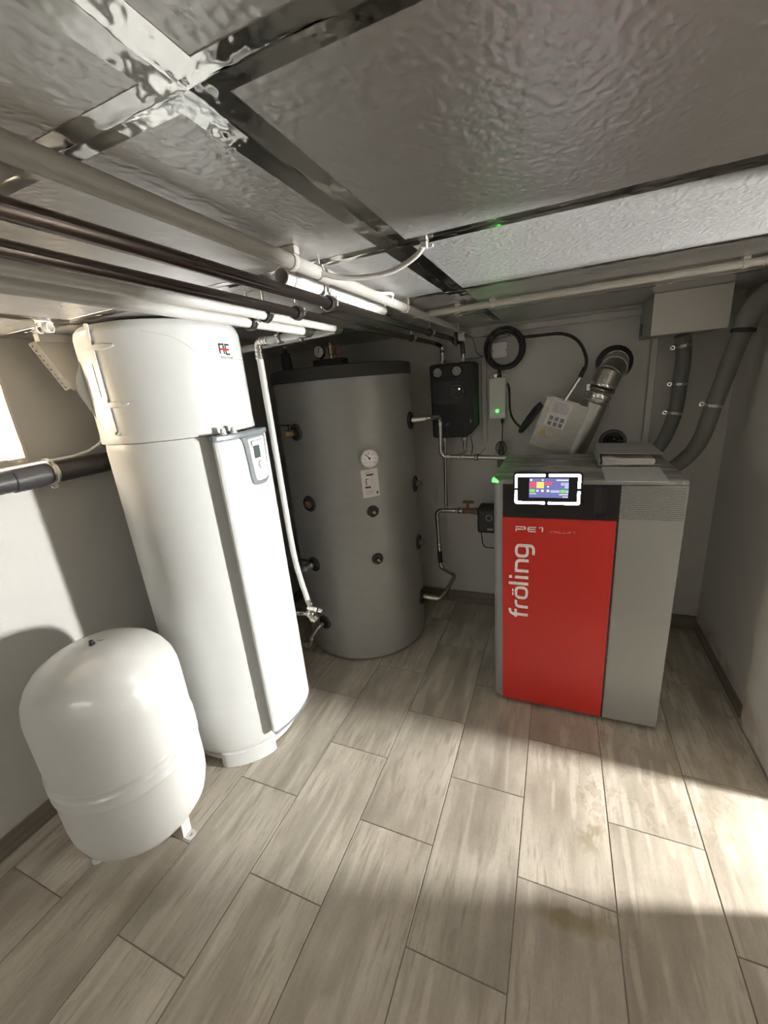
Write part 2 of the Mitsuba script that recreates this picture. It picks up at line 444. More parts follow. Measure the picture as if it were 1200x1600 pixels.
def tape(p, q, wd, seed):
    """strip of tape under a joint, hardly sagging, with a crease along the joint"""
    rng = np.random.default_rng(seed)
    p, q = np.array(p, float), np.array(q, float)
    n = max(8, int(np.linalg.norm(q - p) / .02))
    t = np.linspace(0, 1, n)[:, None]
    d = (q - p) / np.linalg.norm(q - p)
    side = np.array([-d[1], d[0]])
    offs = np.array([-.5, -.25, -.045, 0, .045, .25, .5]) * wd
    sag = np.array([.0013, .0015, .0018, .0030, .0018, .0015, .0013])
    V = []
    for i in range(n):
        c = p + (q - p) * t[i]
        j = np.cumsum(rng.normal(0, .0001, 1))
        for o, s in zip(offs, sag):
            oo = o + (rng.normal(0, .0012) if o == 0 else 0)
            V.append((c[0] + side[0] * oo, c[1] + side[1] * oo, ZC - s - abs(rng.normal(0, .00012))))
    m = len(offs)
    F = []
    for i in range(n - 1):
        for k in range(m - 1):
            a = i * m + k
            F += [(a, a + 1, a + m + 1), (a, a + m + 1, a + m)]
    nv = len(V)
    V = np.vstack([V, np.array(V) * [1, 1, 0] + [0, 0, ZC - .0001]])
    G = [(a + nv, c + nv, b + nv) for a, b, c in F]
    E = []
    for i in range(n - 1):
        for k in (0, m - 1):
            a, b = i * m + k, (i + 1) * m + k
            E += [(a, b, b + nv), (a, b + nv, a + nv)]
    mesh = trimesh.Trimesh(V, F + G + E, process=False)
    mesh.fix_normals()
    return mesh
for k in range(-3, 4):
    yy = SY + BL * k
    put('ceiling__foil_tape', tape((XL, yy), (XR, yy), .052 if k < 2 else .044, 100 + k), 'mat_foil_tape', 30)
for i, x in enumerate((SX - BW, SX)):
    for j, (a, b) in enumerate(zip([YF, -.2, .40, 1.84], [-.2, .40, 1.84, YB])):
        put('ceiling__foil_tape', tape((x, a), (x, b), .068, 300 + 10 * i + j), 'mat_foil_tape', 30)

# baseboards of cut tiles
for k, (a, b) in enumerate(zip(np.arange(YF, YB, .6), np.arange(YF + .6, YB + .6, .6))):
    put('baseboard_left' + ('' if k == 0 else '__tile'), bx(XL, XL + .010, a + .001, min(b, YB) - .001, .0, .088, .0015), 'mat_baseboard', False)
for k, a in enumerate(np.arange(XL + .012, XR - .01, .6)):
    put('baseboard_back' + ('' if k == 0 else '__tile'), bx(a + .001, min(a + .6, XR) - .001, YB - .010, YB, .0, .098, .0015), 'mat_baseboard', False)
for k, a in enumerate(np.arange(2.04, YB - .02, .6)):
    put('baseboard_right' + ('' if k == 0 else '__tile'), bx(XR - .008, XR, a + .001, min(a + .6, YB - .011) - .001, .0, .07, .0015), 'mat_baseboard', False)
for s in ('left', 'back', 'right'): L('baseboard_' + s, kind='structure')

# window in the niche (daylight behind a frosted pane)
wf = sbox(NY0, NZ0 + .03, NY1, NZ1) - sbox(NY0 + .05, NZ0 + .10, NY1 - .05, NZ1 - .04)
put('window_1', at(soft(wf, .05, .003), (XL - ND, 0, 0), (0, 1, 0), (0, 0, 1)), 'mat_white_plastic', False); L('window_1', kind='structure')
glow('window_1__pane', bx(XL - ND + .01, XL - ND + .016, NY0 + .05, NY1 - .05, NZ0 + .10, NZ1 - .04), WINDOW_LIGHT, 'mat_white_plastic', label='frosted daylit pane', weight=.7)

# added unseen sliding door leaf, trims the lamp light in the doorway
put('added_door_1', bx(XR + .012, XR + .05, .58, 1.225, .01, 1.97, .003), 'mat_white_plastic', False)
put('added_door_1__handle', cat(tube(rounded([(XR + .012, 1.20, 1.03), (XR - .035, 1.20, 1.03), (XR - .035, 1.10, 1.03)], .012), .008, 10), disc((XR + .012, 1.20, 1.03), (-1, 0, 0), .022, .006)), 'mat_steel')
L('added_door_1', kind='structure')

# ------------------------------------------------------------------ lamps
lx, ly = 2.50, 1.66
put('standing_lamp__base', lathe([(0, 0), (.13, 0), (.13, .012), (.02, .03), (0, .03)], 40, (lx, ly, 0)), 'mat_black')
put('standing_lamp__pole', tube([(lx, ly, .03), (lx, ly, .80)], .011, 12), 'mat_steel')
glow('standing_lamp__shade', lathe([(0, 0), (.05, .0), (.078, .03), (.085, .10), (.085, .24), (.06, .29), (0, .30)], 28, (lx, ly, .79)), LAMP_DOORWAY, 'mat_white_plastic', 40, weight=2.0)
L('standing_lamp', 'lit standing lamp with opal shade in the side room beyond the doorway', 'lamp')
fr_ = sbox(-1.22, -1.50, .12, -1.08) - sbox(-1.19, -1.47, .09, -1.11)  # ceiling panel added behind the camera for ambient light
m = ext(fr_, .022); m.apply_translation((0, 0, ZC - .023))
put('added_fill_lamp__frame', m, 'mat_white_plastic', False)
put('added_fill_lamp__back_plate', bx(-1.19, .09, -1.47, -1.11, ZC - .008, ZC - .001), 'mat_white_plastic', False)
glow('added_fill_lamp__diffuser', trimesh.Trimesh([(-1.19, -1.47, ZC - .016), (.09, -1.47, ZC - .016), (.09, -1.11, ZC - .016), (-1.19, -1.11, ZC - .016)], [(0, 2, 1), (0, 3, 2)], process=False), LAMP_ADDED_FILL, 'mat_white_plastic', weight=1.0)
L('added_fill_lamp', 'added flat white fill lamp panel on the ceiling, unseen behind the camera', 'lamp')


# ------------------------------------------------------------------ heat pump water heater (faces +x)
HC, HR = (-1.478, 1.303), .289
def on_h(th, r, z): return np.array([HC[0] + r * cos(math.radians(th)), HC[1] + r * sin(math.radians(th)), z])
prof = [(0, .045), (.225, .045), (.255, .055), (.275, .075), (.286, .11), (HR, .16), (HR, .338), (HR - .002, .342), (HR - .002, .348), (HR, .352), (HR, 1.50), (HR - .004, 1.53), (0, 1.53)]
put('water_heater__tank_body', lathe(prof, 96, (HC[0], HC[1], 0)), 'mat_heater_white', 30)
HH = .296
prof = [(0, 1.533), (HH + .001, 1.533), (HH + .002, 1.536), (HH + .002, 1.560), (HH, 1.564), (HH, 1.905), (HH - .005, 1.924), (HH - .017, 1.938), (HH - .035, 1.944), (0, 1.944)]
put('water_heater__hood', lathe(prof, 96, (HC[0], HC[1], 0)), 'mat_heater_white', 30, label='rounded white hood on top of the heater')
# raised badge field on the hood: the line sweeps down and runs on level
pts = [(-52, 1.902), (-46, 1.893), (-38, 1.882), (-31, 1.866), (-25, 1.842), (-20, 1.820), (-14, 1.808), (-6, 1.803), (10, 1.803), (24, 1.806), (32, 1.812)]
pl = curve([on_h(t, HH - .0015, z) for t, z in pts], 50)
put('water_heater__hood__swept_ridge', tube(pl, .0032, 8), 'mat_heater_white', True)
# seam rib down the side of the hood with its two oval finger grips
put('water_heater__hood__seam_rib', cat(wrap(ext(rrect(-.007, 1.578, .007, 1.938, .004), .006), HC, HH, -88.5, .05),
    tube([on_h(-88.5, HH + .003, 1.583), on_h(-88.5, HH + .003, 1.570), on_h(-86.5, HH + .003, 1.566), on_h(-85.5, HH + .003, 1.574)], .003, 8)), 'mat_heater_white', 30)
for z in (1.862, 1.672):
    e = affinity.scale(Point(0, 0).buffer(1, quad_segs=12), .062, .011)
    m = soft(e, .006, .003); m.apply_translation((.004, z, 0))
    put('water_heater__hood__finger_grip', wrap(m, HC, HH, -84, .012), 'mat_heater_white', 40)
m = ext(rrect(-.028, 1.70, .028, 1.815, .004), .002)
put('water_heater__hood__paper_label', wrap(m, HC, HH, -99, .03), 'mat_print_white', 30, label='white rectangular label')
# flared rear outlet
fl = trimesh.convex.convex_hull(np.array([on_h(t, r, z) for t, r, z in [(-112, .285, 1.60), (-150, .285, 1.60), (-114, .285, 1.86), (-150, .285, 1.86), (-112, .325, 1.77), (-150, .325, 1.77), (-112, .330, 1.72), (-150, .330, 1.72)]]))
put('water_heater__hood__rear_outlet', fl, 'mat_heater_white', 20)
# logo and lettering on the hood
lg = [stroke([[(0, 0), (0, 1), (.62, 1), (.62, 0)]], .17, 2), stroke([[(1.55, 1), (.93, 1), (.93, 0), (1.55, 0)]], .17, 2)]
s = .034
def logo(poly, z, h=.0006):
    m = ext(affinity.scale(poly, s, s, origin=(0, 0)), h); m.apply_translation((-.027, z, 0)); return wrap(m, HC, HH, 2.6, .02)
put('water_heater__hood__logo', cat(*[logo(p, 1.822) for p in lg]), 'mat_print_black', False, label='black and red block letters')
put('water_heater__hood__logo_bar', logo(sbox(.05, .40, 1.52, .58), 1.822, .0009), 'mat_print_red', False)
m = meshkit.text_mesh('Austria Email', .0085, .0006); m.apply_translation((-.030, 1.806, 0))
put('water_heater__hood__lettering', wrap(m, HC, HH, 2.6, 0), 'mat_print_grey', False)
# front door panel standing off the tank
put('water_heater__door_panel', shell(HC, .318, .345, -25.4, 26, .155, 1.508, 40, .004), 'mat_heater_white', 30, label='tall curved white front panel')
put('water_heater__door_panel__side_web', cat(shell(HC, .285, .32, -22, 22, .17, 1.50, 24, .001)), 'mat_grey_fascia', 30)
put('water_heater__door_panel__bottom_edge', shell(HC, .300, .343, -24.8, 25.6, .140, .1545, 36, .003), 'mat_grey_trim', 30, label='dark grey bottom edge')
put('water_heater__door_panel__top_trim', shell(HC, .286, .350, -26.0, 26.8, 1.5085, 1.530, 40, .004), 'mat_grey_trim', 30, label='dark grey cap along the top')
# control panel: grey tongue, white fascia, display, knob
RP = .3455
tong = Polygon([(-.070, 1.509), (-.060, 1.49), (-.055, 1.44), (-.050, 1.345), (-.046, 1.323), (-.034, 1.314), (.0, 1.309), (.034, 1.310), (.056, 1.316), (.066, 1.33), (.070, 1.36), (.092, 1.509)]).buffer(-.004).buffer(.004, quad_segs=5)
put('water_heater__control_panel', wrap(soft(tong, .006, .002), HC, RP, 3.5, .02), 'mat_grey_trim', 30, label='dark grey control panel surround')
fas = Polygon([(-.041, 1.500), (-.030, 1.345), (-.025, 1.331), (.0, 1.326), (.040, 1.329), (.052, 1.337), (.058, 1.36), (.068, 1.502)]).buffer(-.005).buffer(.005, quad_segs=5)
put('water_heater__control_panel__fascia', wrap(soft(fas, .011, .003), HC, RP, 3.5, .02), 'mat_white_plastic', 30, label='white fascia')
inner = Polygon([(-.026, 1.425), (-.018, 1.345), (.038, 1.349), (.042, 1.428)]).buffer(-.003).buffer(.003)
put('water_heater__control_panel__key_field', wrap(ext(inner, .0125), HC, RP, 3.5, .02), 'mat_grey_fascia', 30)
hood_ = Polygon([(-.030, 1.488), (.046, 1.492), (.050, 1.478), (-.028, 1.472)])
put('water_heater__control_panel__visor', wrap(ext(hood_, .019), HC, RP, 3.5, .02), 'mat_white_plastic', 30)
m = ext(sbox(-.020, 1.420, .017, 1.470), .0128)
put('water_heater__control_panel__display', wrap(m, HC, RP, 3.5, .02), 'mat_lcd', False, label='dark grey display')
a = math.radians(3.5 + math.degrees(.007 / RP)); d = (cos(a), sin(a), 0)
put('water_heater__control_panel__knob', lathe([(0, 0), (.017, 0), (.0165, .006), (.014, .009), (0, .010)], 32, np.array([HC[0], HC[1], 1.392]) + np.array(d) * (RP + .012), d), 'mat_white_plastic', 35)
for dx, z in ((.026, 1.363), (.040, 1.377), (-.012, 1.407)):
    a = math.radians(3.5) + dx / RP
    d = (cos(a), sin(a), 0)
    put('water_heater__control_panel__button', disc(np.array([HC[0], HC[1], z]) + np.array(d) * (RP + .0122), d, .0042, .002, .0006, 16), 'mat_white_plastic', 35)
for t in (-17.5, -9.5):
    o = on_h(t, .330, 1.530)
    put('water_heater__latch_knob', lathe([(0, 0), (.013, 0), (.014, .004), (.010, .006), (.010, .020), (.008, .023), (0, .023)], 20, o), 'mat_white_plastic', 35)
# foot ring with bevelled pads
put('water_heater__foot_ring', lathe([(.20, 0.012), (.245, .012), (.262, .03), (.268, .06), (.20, .06), (.20, .012)], 64, (HC[0], HC[1], 0)), 'mat_heater_white', 30)
for t0, t1 in ((-74, -22), (46, 98), (166, 218)):
    q = [on_h(t, r, z) for t in np.linspace(t0, t1, 14) for r in (.19, .289) for z in (.0,)] + [on_h(t, .288, .085) for t in np.linspace(t0 - 5, t1 + 5, 12)] + [on_h(t, .20, .06) for t in np.linspace(t0, t1, 8)]
    m = shell(HC, .20, .288, t0, t1, 0, .085, 18, .006)
    put('water_heater__foot', m, 'mat_heater_white', 30)
L('water_heater', 'tall white cylindrical heat pump water heater with curved front panel and small control display', 'water heater')

# ------------------------------------------------------------------ expansion vessel
VC, VR = (-1.50, .73), .245
R_ = VR
prof = [(0, .034), (.08, .038), (.15, .054), (.195, .084), (.228, .13), (.241, .185), (VR, .235), (VR, .372), (VR + .005, .378), (VR + .005, .386), (VR, .392),
        (VR, .408), (VR + .006, .414), (VR + .006, .424), (VR, .430), (VR, .446), (VR + .005, .452), (VR + .005, .460), (VR, .466), (VR, .66), (.243, .70), (.235, .74), (.216, .78), (.19, .812), (.15, .838), (.10, .856), (.05, .864), (0, .866)]
put('expansion_vessel__body', lathe(prof, 96, (VC[0], VC[1], 0)), 'mat_white_paint', 40)
put('expansion_vessel__label_plate', lathe([(0, 0), (.040, -.003), (.041, -.0018), (.0, .0014)], 40, (VC[0], VC[1], .8665)), 'mat_grey_fascia', 40, label='round worn label under the valve')
m = meshkit.text_mesh('max. 3 bar', .008, .0006); m.apply_translation((-.026, .018, 0))
put('expansion_vessel__label_plate__lettering', at(m, (VC[0], VC[1], .8668), (.85, .5, 0), (-.5, .85, 0)), 'mat_print_grey', False)
put('expansion_vessel__valve_cap', lathe([(0, 0), (.010, 0), (.010, .004), (.007, .005), (.007, .016), (.005, .018), (0, .018)], 20, (VC[0], VC[1], .866)), 'mat_black', 35, label='black air valve cap')
for t in (4, 124, 244):
    a = math.radians(t); d = np.array([cos(a), sin(a), 0]); sd = np.array([-sin(a), cos(a), 0])
    c0 = np.array([VC[0], VC[1], 0])
    prof2 = Polygon([(-.020, 0), (.020, 0), (.020, .13), (-.020, .13)])
    leg = at(ext(prof2, .003), c0 + d * .178 + np.array([0, 0, .003]), sd, (d[0] * .10, d[1] * .10, 1))
    foot = ext((rrect(-.020, -.002, .020, .040, .017) - Point(0, .022).buffer(.0075)), .0035)
    foot = at(foot, c0 + d * .176 , sd * -1, d)
    foot.apply_translation((0, 0, .0005))
    put('expansion_vessel__leg', cat(leg, foot), 'mat_white_paint', 30)
L('expansion_vessel', 'squat white domed expansion vessel with ribbed band, on the floor by the left wall', 'expansion vessel')

# ------------------------------------------------------------------ buffer tank
TC, TR = (-1.22, 2.31), .408
def on_t(th, r, z): return np.array([TC[0] + r * cos(math.radians(th)), TC[1] + r * sin(math.radians(th)), z])
def dir_t(th): return np.array([cos(math.radians(th)), sin(math.radians(th)), 0])
put('buffer_tank__jacket', lathe([(0, .012), (TR - .012, .012), (TR - .004, .016), (TR, .028), (TR, 1.715), (0, 1.715)], 128, (TC[0], TC[1], 0)), 'mat_tank_jacket', 30, label='grey insulation jacket')
put('buffer_tank__plinth', lathe([(0, 0), (TR - .03, 0), (TR - .03, .013), (0, .013)], 64, (TC[0], TC[1], 0)), 'mat_black', 30)
put('buffer_tank__lid', lathe([(0, 1.712), (TR + .008, 1.712), (TR + .010, 1.716), (TR + .010, 1.768), (TR + .005, 1.778), (TR - .01, 1.781), (0, 1.781)], 128, (TC[0], TC[1], 0)), 'mat_black_foam', 30, label='black lid')
def port(th, z, r=.034, plug='mat_rusty', pr_=.016, pl_=.022):
    d = dir_t(th)
    k = put('buffer_tank__port_collar', lathe([(0, -.01), (r, -.01), (r, .006), (r * .9, .012), (r * .62, .012), (r * .58, .006), (0, .006)], 32, on_t(th, TR, z), d), 'mat_rubber', 35)
    if plug:
        put(k + '__plug', cat(disc(on_t(th, TR + .004, z), d, pr_, pl_, .003, 20), hexnut(on_t(th, TR + .004 + pl_ * .98, z), d, pr_ * .62, .010)), plug, 35)
    return k
def ball_valve(th, z, length, mat):
    d = dir_t(th); k = port(th, z, .046, None)
    o = on_t(th, TR, z)
    b = put(k + '__drain_valve', cat(disc(o, d, .017, length * .45), hexnut(o + d * .02, d, .022, .022), disc(o + d * length * .4, d, .019, length * .45, .004), disc(o + d * length * .82, d, .015, length * .18)), mat, 35, label='ball valve')
    s = np.cross([0, 0, 1], d)
    c = o + d * length * .5
    put(b + '_handle', cat(disc(c + [0, 0, .012], (0, 0, 1), .007, .028), at(soft(rrect(-.012, -.009, .070, .009, .006), .008, .002), c + np.array([0, 0, .040]), -s * 1 + d * .25, d)), 'mat_black', 35)
ball_valve(-106, 1.452, .085, 'mat_brass')
port(-102.5, 1.043, .046, 'mat_rusty', .024, .012)
ball_valve(-107.5, .655, .10, 'mat_steel')
port(-104.5, .255, .044, None)
port(-49.2, .982, .034, 'mat_brass', .010, .030)
port(-49.2, .689, .034, 'mat_brass', .010, .030)
port(4.0, 1.447, .052, None)
port(6.5, 1.056, .050, 'mat_dark_grey', .022, .034)
port(5.5, .668, .050, 'mat_dark_grey', .022, .034)
port(4.5, .273, .052, None)
# dial thermometer
d = dir_t(-48.6); s = np.array([-d[1], d[0], 0]); o = on_t(-48.6, TR, 1.286)
put('buffer_tank__thermometer', cat(disc(o, d, .046, .020, .003, 40), ring(o + d * .018, d, .044, .050, .008, 40)), 'mat_white_plastic', 35, label='round white dial thermometer')
dial = o + d * .0212
put('buffer_tank__thermometer__dial', disc(dial - d * .001, d, .0435, .001, .0003, 40), 'mat_print_white', False)
num = []
for i, n_ in enumerate((0, 20, 40, 60, 80, 100, 120)):
    a = math.radians(225 - 45 * i)
    m = meshkit.text_mesh(str(n_), .0075, .0004); m.apply_translation((-m.bounds[:, 0].mean() + .030 * cos(a), -m.bounds[:, 1].mean() + .030 * sin(a), 0))
    num.append(m)
m = meshkit.text_mesh('°C', .007, .0004); m.apply_translation((-m.bounds[:, 0].mean(), -.024, 0)); num.append(m)
for i in range(31):
    a = math.radians(225 - 9 * i)
    num.append(ext(LineString([(.0375 * cos(a), .0375 * sin(a)), (.0405 * cos(a), .0405 * sin(a))]).buffer(.0004), .0004))
put('buffer_tank__thermometer__scale', at(cat(*num), dial, s, (0, 0, 1)), 'mat_print_black', False)
nd = Polygon([(-.003, -.006), (.004, -.003), (.0, .036), (-.001, .036)]).union(Point(0, 0).buffer(.0055))
nd = affinity.rotate(nd, 38, origin=(0, 0))
put('buffer_tank__thermometer__needle', at(ext(nd, .0012), dial + d * .001, s, (0, 0, 1)), 'mat_print_black', False)
# type sticker under the thermometer, hung a little askew
stk = affinity.rotate(sbox(-.049, 1.066, .049, 1.224), 1.0)
put('buffer_tank__type_sticker', wrap(ext(stk, .0012), TC, TR + .0003, -48.9, .03), 'mat_paper', False, label='white printed sticker')
pr_b = [sbox(-.020, 1.188, .022, 1.198), sbox(-.032, 1.118, .0, 1.129), sbox(.030, 1.080, .042, 1.094), sbox(-.026, 1.170, -.010, 1.173), sbox(-.026, 1.138, -.021, 1.173)]
for p in pr_b: put('buffer_tank__type_sticker__print_block', wrap(ext(p, .0016), TC, TR + .0003, -48.9, .03), 'mat_print_black', False)
fl = [sbox(-.028 + (i % 3) * .004, 1.206 + .004 * (i % 2), .02, 1.2075 + .004 * (i % 2)) for i in range(2)]
for i in range(7): fl.append(sbox(.004 + .02 * (i % 2), 1.168 - .008 * i, .016 + .02 * (i % 2), 1.1695 - .008 * i))
for i in range(5): fl.append(sbox(-.034, 1.102 - .005 * i, .02 - .006 * (i % 2), 1.1035 - .005 * i))
put('buffer_tank__type_sticker__small_print', wrap(ext(shapely.union_all(fl), .0014), TC, TR + .0003, -48.9, .03), 'mat_print_grey', False)
L('buffer_tank', 'big grey cylindrical buffer tank with black lid and round dial thermometer', 'tank')

# safety fittings standing on the lid
gx, gy, gz = -1.19, 2.14, 1.782
put('safety_group__base', bx(gx - .088, gx + .088, gy - .05, gy + .05, gz, gz + .042, .006), 'mat_rubber', False)
put('safety_group__gauge', cat(disc((gx - .045, gy - .02, gz + .082), (0, -1, 0), .036, .022, .003, 32), disc((gx - .045, gy - .01, gz + .04), (0, 0, 1), .008, .02)), 'mat_black', 35)
put('safety_group__gauge__dial', disc((gx - .045, gy - .041, gz + .082), (0, -1, 0), .030, .0015, .0005, 32), 'mat_paper', 35)
put('safety_group__gauge__needle', front(ext(affinity.rotate(sbox(-.002, -.004, .002, .022), -20, origin=(0, 0)), .001), (gx - .045, gy - .0428, gz + .082)), 'mat_print_black', False)
put('safety_group__air_vent', lathe([(0, 0), (.009, 0), (.009, .02), (.014, .024), (.014, .07), (.006, .078), (.006, .086), (0, .086)], 20, (gx + .010, gy, gz + .042)), 'mat_brass', 35)
put('safety_group__relief_valve', cat(lathe([(0, 0), (.010, 0), (.010, .016), (.017, .02), (.017, .045), (.020, .047), (.020, .062), (0, .064)], 20, (gx + .055, gy, gz + .042))), 'mat_rusty', 35)
L('safety_group', 'small boiler safety group with pressure gauge on the black tank lid', 'valve')
hx, hy = -1.475, 2.13
put('lid_vent__body', lathe([(0, 0), (.030, 0), (.030, .075), (.026, .082), (.026, .10), (.012, .104), (.012, .125), (0, .128)], 28, (hx, hy, 1.782)), 'mat_rubber', 35)
put('lid_vent__cap', disc((hx, hy, 1.909), (0, 0, 1), .010, .015), 'mat_brass', 35)
L('lid_vent', 'dark upright air vent at the shadowed left of the tank lid', 'valve')

# ------------------------------------------------------------------ pellet boiler
BX0, BX1, BY0, BY1, BT = -.266, .476, 1.842, 2.45, 1.205
foot = rrect(BX0, BY0 + .004, BX1, BY1, .012)
fr = Polygon([(BX0, BY1), (BX0, BY0 + .05)] + arc(BX0 + .045, BY0 + .05, .045, 180, 262, 8) + [(BX0 + .05, BY0 + .0035), (BX1 - .03, BY0 + .0035)] + arc(BX1 - .028, BY0 + .03, .028, 275, 360, 7) + [(BX1, BY1)])
put('pellet_boiler__casing', (lambda m: (m.apply_translation((0, 0, .022)), m)[1])(ext(fr, 1.165)), 'mat_silver_paint', 30, label='silver grey casing')
put('pellet_boiler__plinth', bx(BX0 + .02, BX1 - .02, BY0 + .03, BY1 - .02, 0, .022), 'mat_black', False)
tp = fr.buffer(.004)
m = soft(tp, .018, .004); m.apply_translation((0, 0, 1.1875))
put('pellet_boiler__top_cover', m, 'mat_boiler_top', 30, label='dusty grey top cover')
put('pellet_boiler__door', front(soft(sbox(-.221, .022, .239, 1.034), .010, .002), (0, BY0 + .003, 0)), 'mat_red', 30, label='red lacquered door')
band = sbox(-.219, 1.0355, .238, 1.186) - rrect(.150, 1.053, .196, 1.178, .018)
put('pellet_boiler__control_band', front(ext(band, .011), (0, BY0 + .003, 0)), 'mat_black_gloss', False, label='glossy black band over the door')
put('pellet_boiler__grip_recess', cat(front(ext(rrect(.151, 1.054, .195, 1.177, .017), .002), (0, BY0 + .003, 0))), 'mat_black', False)
put('pellet_boiler__grip_recess__rim', front(ext(rrect(.146, 1.049, .200, 1.182, .020) - rrect(.1495, 1.0525, .1965, 1.1785, .018), .0125), (0, BY0 + .003, 0)), 'mat_black_gloss', False)
put('pellet_boiler__door_joint', bx(.2395, .2465, BY0 - .004, BY0 + .004, .022, 1.187), 'mat_black', False)
side = Polygon([(.2468, .022), (.470, .022), (.4735, 1.186), (.2468, 1.186)])
put('pellet_boiler__side_panel', front(soft(side, .010, .003), (0, BY0 + .003, 0)), 'mat_silver_paint', 30, label='grey right front panel')
dots = []
hexd = ext(Point(0, 0).buffer(.0031, quad_segs=2), .0006)
for r in range(17):
    for c in range(26):
        x, z = .2535 + c * .0083 + (r % 2) * .00415, 1.0465 + r * .0082
        if x < .4695: m = hexd.copy(); m.apply_translation((x, z, 0)); dots.append(m)
put('pellet_boiler__side_panel__perforation', front(cat(*dots), (0, BY0 - .007, 0)), 'mat_dark_grey', False); L('pellet_boiler__side_panel__perforation', 'small dark perforation holes in the top of the grey panel', kind='stuff')
# display with four lit brackets
put('pellet_boiler__display', front(soft(rrect(-.172, 1.100, .102, 1.246, .014), .026, .004), (0, BY0 - .006, 0)), 'mat_black_gloss', 30, label='black touch display unit')
put('pellet_boiler__display__lcd', front(ext(sbox(-.112, 1.130, .056, 1.226), .001), (0, BY0 - .0315, 0)), 'mat_black_gloss', False)
DYF = BY0 - .0326
def screen(name, polys, col, lift=0.0):
    glow('pellet_boiler__display__' + name, front(ext(shapely.union_all(polys), .0004), (0, DYF - lift, 0)), col)
screen('screen', [sbox(-.106, 1.136, .050, 1.222)], (.16, .17, .42))
q = .0006
for n_, col, ps in (('red_tile', (.75, .10, .16), [sbox(-.104, 1.180, -.078, 1.206), sbox(-.044, 1.193, -.014, 1.206)]),
                    ('yellow_tile', (.85, .75, .22), [sbox(-.076, 1.178, -.046, 1.206)]),
                    ('green_tile', (.22, .75, .10), [rrect(-.104, 1.160, -.082, 1.174, .004), rrect(.018, 1.158, .038, 1.172, .004)]),
                    ('pale_tile', (.45, .55, .80), [sbox(-.020, 1.159, .016, 1.170), sbox(.020, 1.190, .032, 1.203), sbox(.034, 1.178, .050, 1.203), sbox(.039, 1.158, .050, 1.170)]),
                    ('icon', (.9, .9, .8), [Point(-.072, 1.167).buffer(.005, quad_segs=4), Point(-.052, 1.167).buffer(.006, quad_segs=4), Point(-.030, 1.167).buffer(.006, quad_segs=4), Point(-.030, 1.185).buffer(.004, quad_segs=4), sbox(.002, 1.211, .048, 1.216), Point(-.098, 1.214).buffer(.005, quad_segs=4),
                             Point(-.052, 1.214).buffer(.004, quad_segs=4), sbox(-.104, 1.152, -.076, 1.155), sbox(.014, 1.149, .048, 1.153), sbox(.028, 1.139, .048, 1.143)])):
    for p in ps: screen(n_, [p], col, q)
tw = .0125
def bracket(x0, x1, z0, z1, cx, cz):
    o = rrect(-.166, 1.106, .096, 1.240, .010) - rrect(-.166 + tw, 1.106 + tw, .096 - tw, 1.240 - tw, .002)
    return o & sbox(x0, z0, x1, z1)
mx, mz = -.035, 1.173
for q4 in ((-.2, mx - .006, mz + .005, 1.3), (mx + .006, .2, mz + .005, 1.3), (-.2, mx - .006, 1.0, mz - .005), (mx + .006, .2, 1.0, mz - .005)):
    p = bracket(q4[0], q4[1], q4[2], q4[3], mx, mz).buffer(-.003).buffer(.003, quad_segs=3)
    glow('pellet_boiler__display__light_bracket', front(ext(p, .0015), (0, BY0 - .0320, 0)), LED_WHITE, 'mat_white_plastic', weight=.12)
# glowing wedge imitating green LED light caught on the top left corner
glow('pellet_boiler__corner_glow', trimesh.convex.convex_hull(np.array([(BX0 - .006, BY0 + .045, 1.190), (BX0 - .006, BY0 + .020, 1.190), (BX0 + .026, BY0 - .003, 1.192), (BX0 + .030, BY0 - .002, 1.199), (BX0 - .004, BY0 + .022, 1.2075), (BX0 - .002, BY0 + .06, 1.2075), (BX0 + .022, BY0 + .004, 1.2072)])), (.03, .95, .12), 'mat_white_plastic', label='green LED gleam on the cover corner, built as a glowing wedge', weight=.05)
# lettering
W = .20
fro = []
def sh(ps, dx): return [[(x + dx, y) for x, y in p] for p in ps]
x = 0
G = {
 'f': (.62, [[(.22, 0), (.22, 1.12)] + arc(.22 + .26, 1.12, .26, 180, 90, 6) + [(.60, 1.38)], [(.0, .93), (.58, .93)]]),
 'r': (.58, [[(.10, 0), (.10, .66)] + arc(.36, .66, .26, 180, 90, 6) + [(.56, .92)]]),
 'o': (.92, [list(rrect(.10, .10, .80, .92, .26, 5).exterior.coords)]),
 'l': (.38, [[(.10, 0), (.10, 1.48)]]),
 'i': (.38, [[(.10, 0), (.10, 1.0)], [(.10, 1.22), (.10, 1.45)]]),
 'n': (.94, [[(.10, 0), (.10, .92), (.52, .92)] + arc(.52, .64, .28, 90, 0, 5) + [(.80, 0)]]),
 'g': (.92, [list(rrect(.10, .10, .80, .92, .26, 5).exterior.coords), [(.80, .60), (.80, -.08)] + arc(.54, -.08, .26, 0, -90, 5) + [(.22, -.34)]]),
}
for ch in 'froling':
    wd, ps = G[ch]
    fro += sh(ps, x)
    if ch == 'o': fro += sh([[(.32, 1.10), (.32, 1.22)], [(.58, 1.10), (.58, 1.22)]], x)
    x += wd + .06
word = stroke(fro, W, 2)
sc = .392 / (word.bounds[2] - word.bounds[0])
word = affinity.scale(affinity.translate(word, -word.bounds[0], 0), sc * .985, .0600, origin=(0, 0))
m = ext(word, .0008)
put('pellet_boiler__door__lettering', at(m, (-.1035, BY0 - .0072, .520), (0, 0, 1), (-1, 0, 0)), 'mat_print_white', False, label='large pale lettering reading upwards')
H_ = 1.0
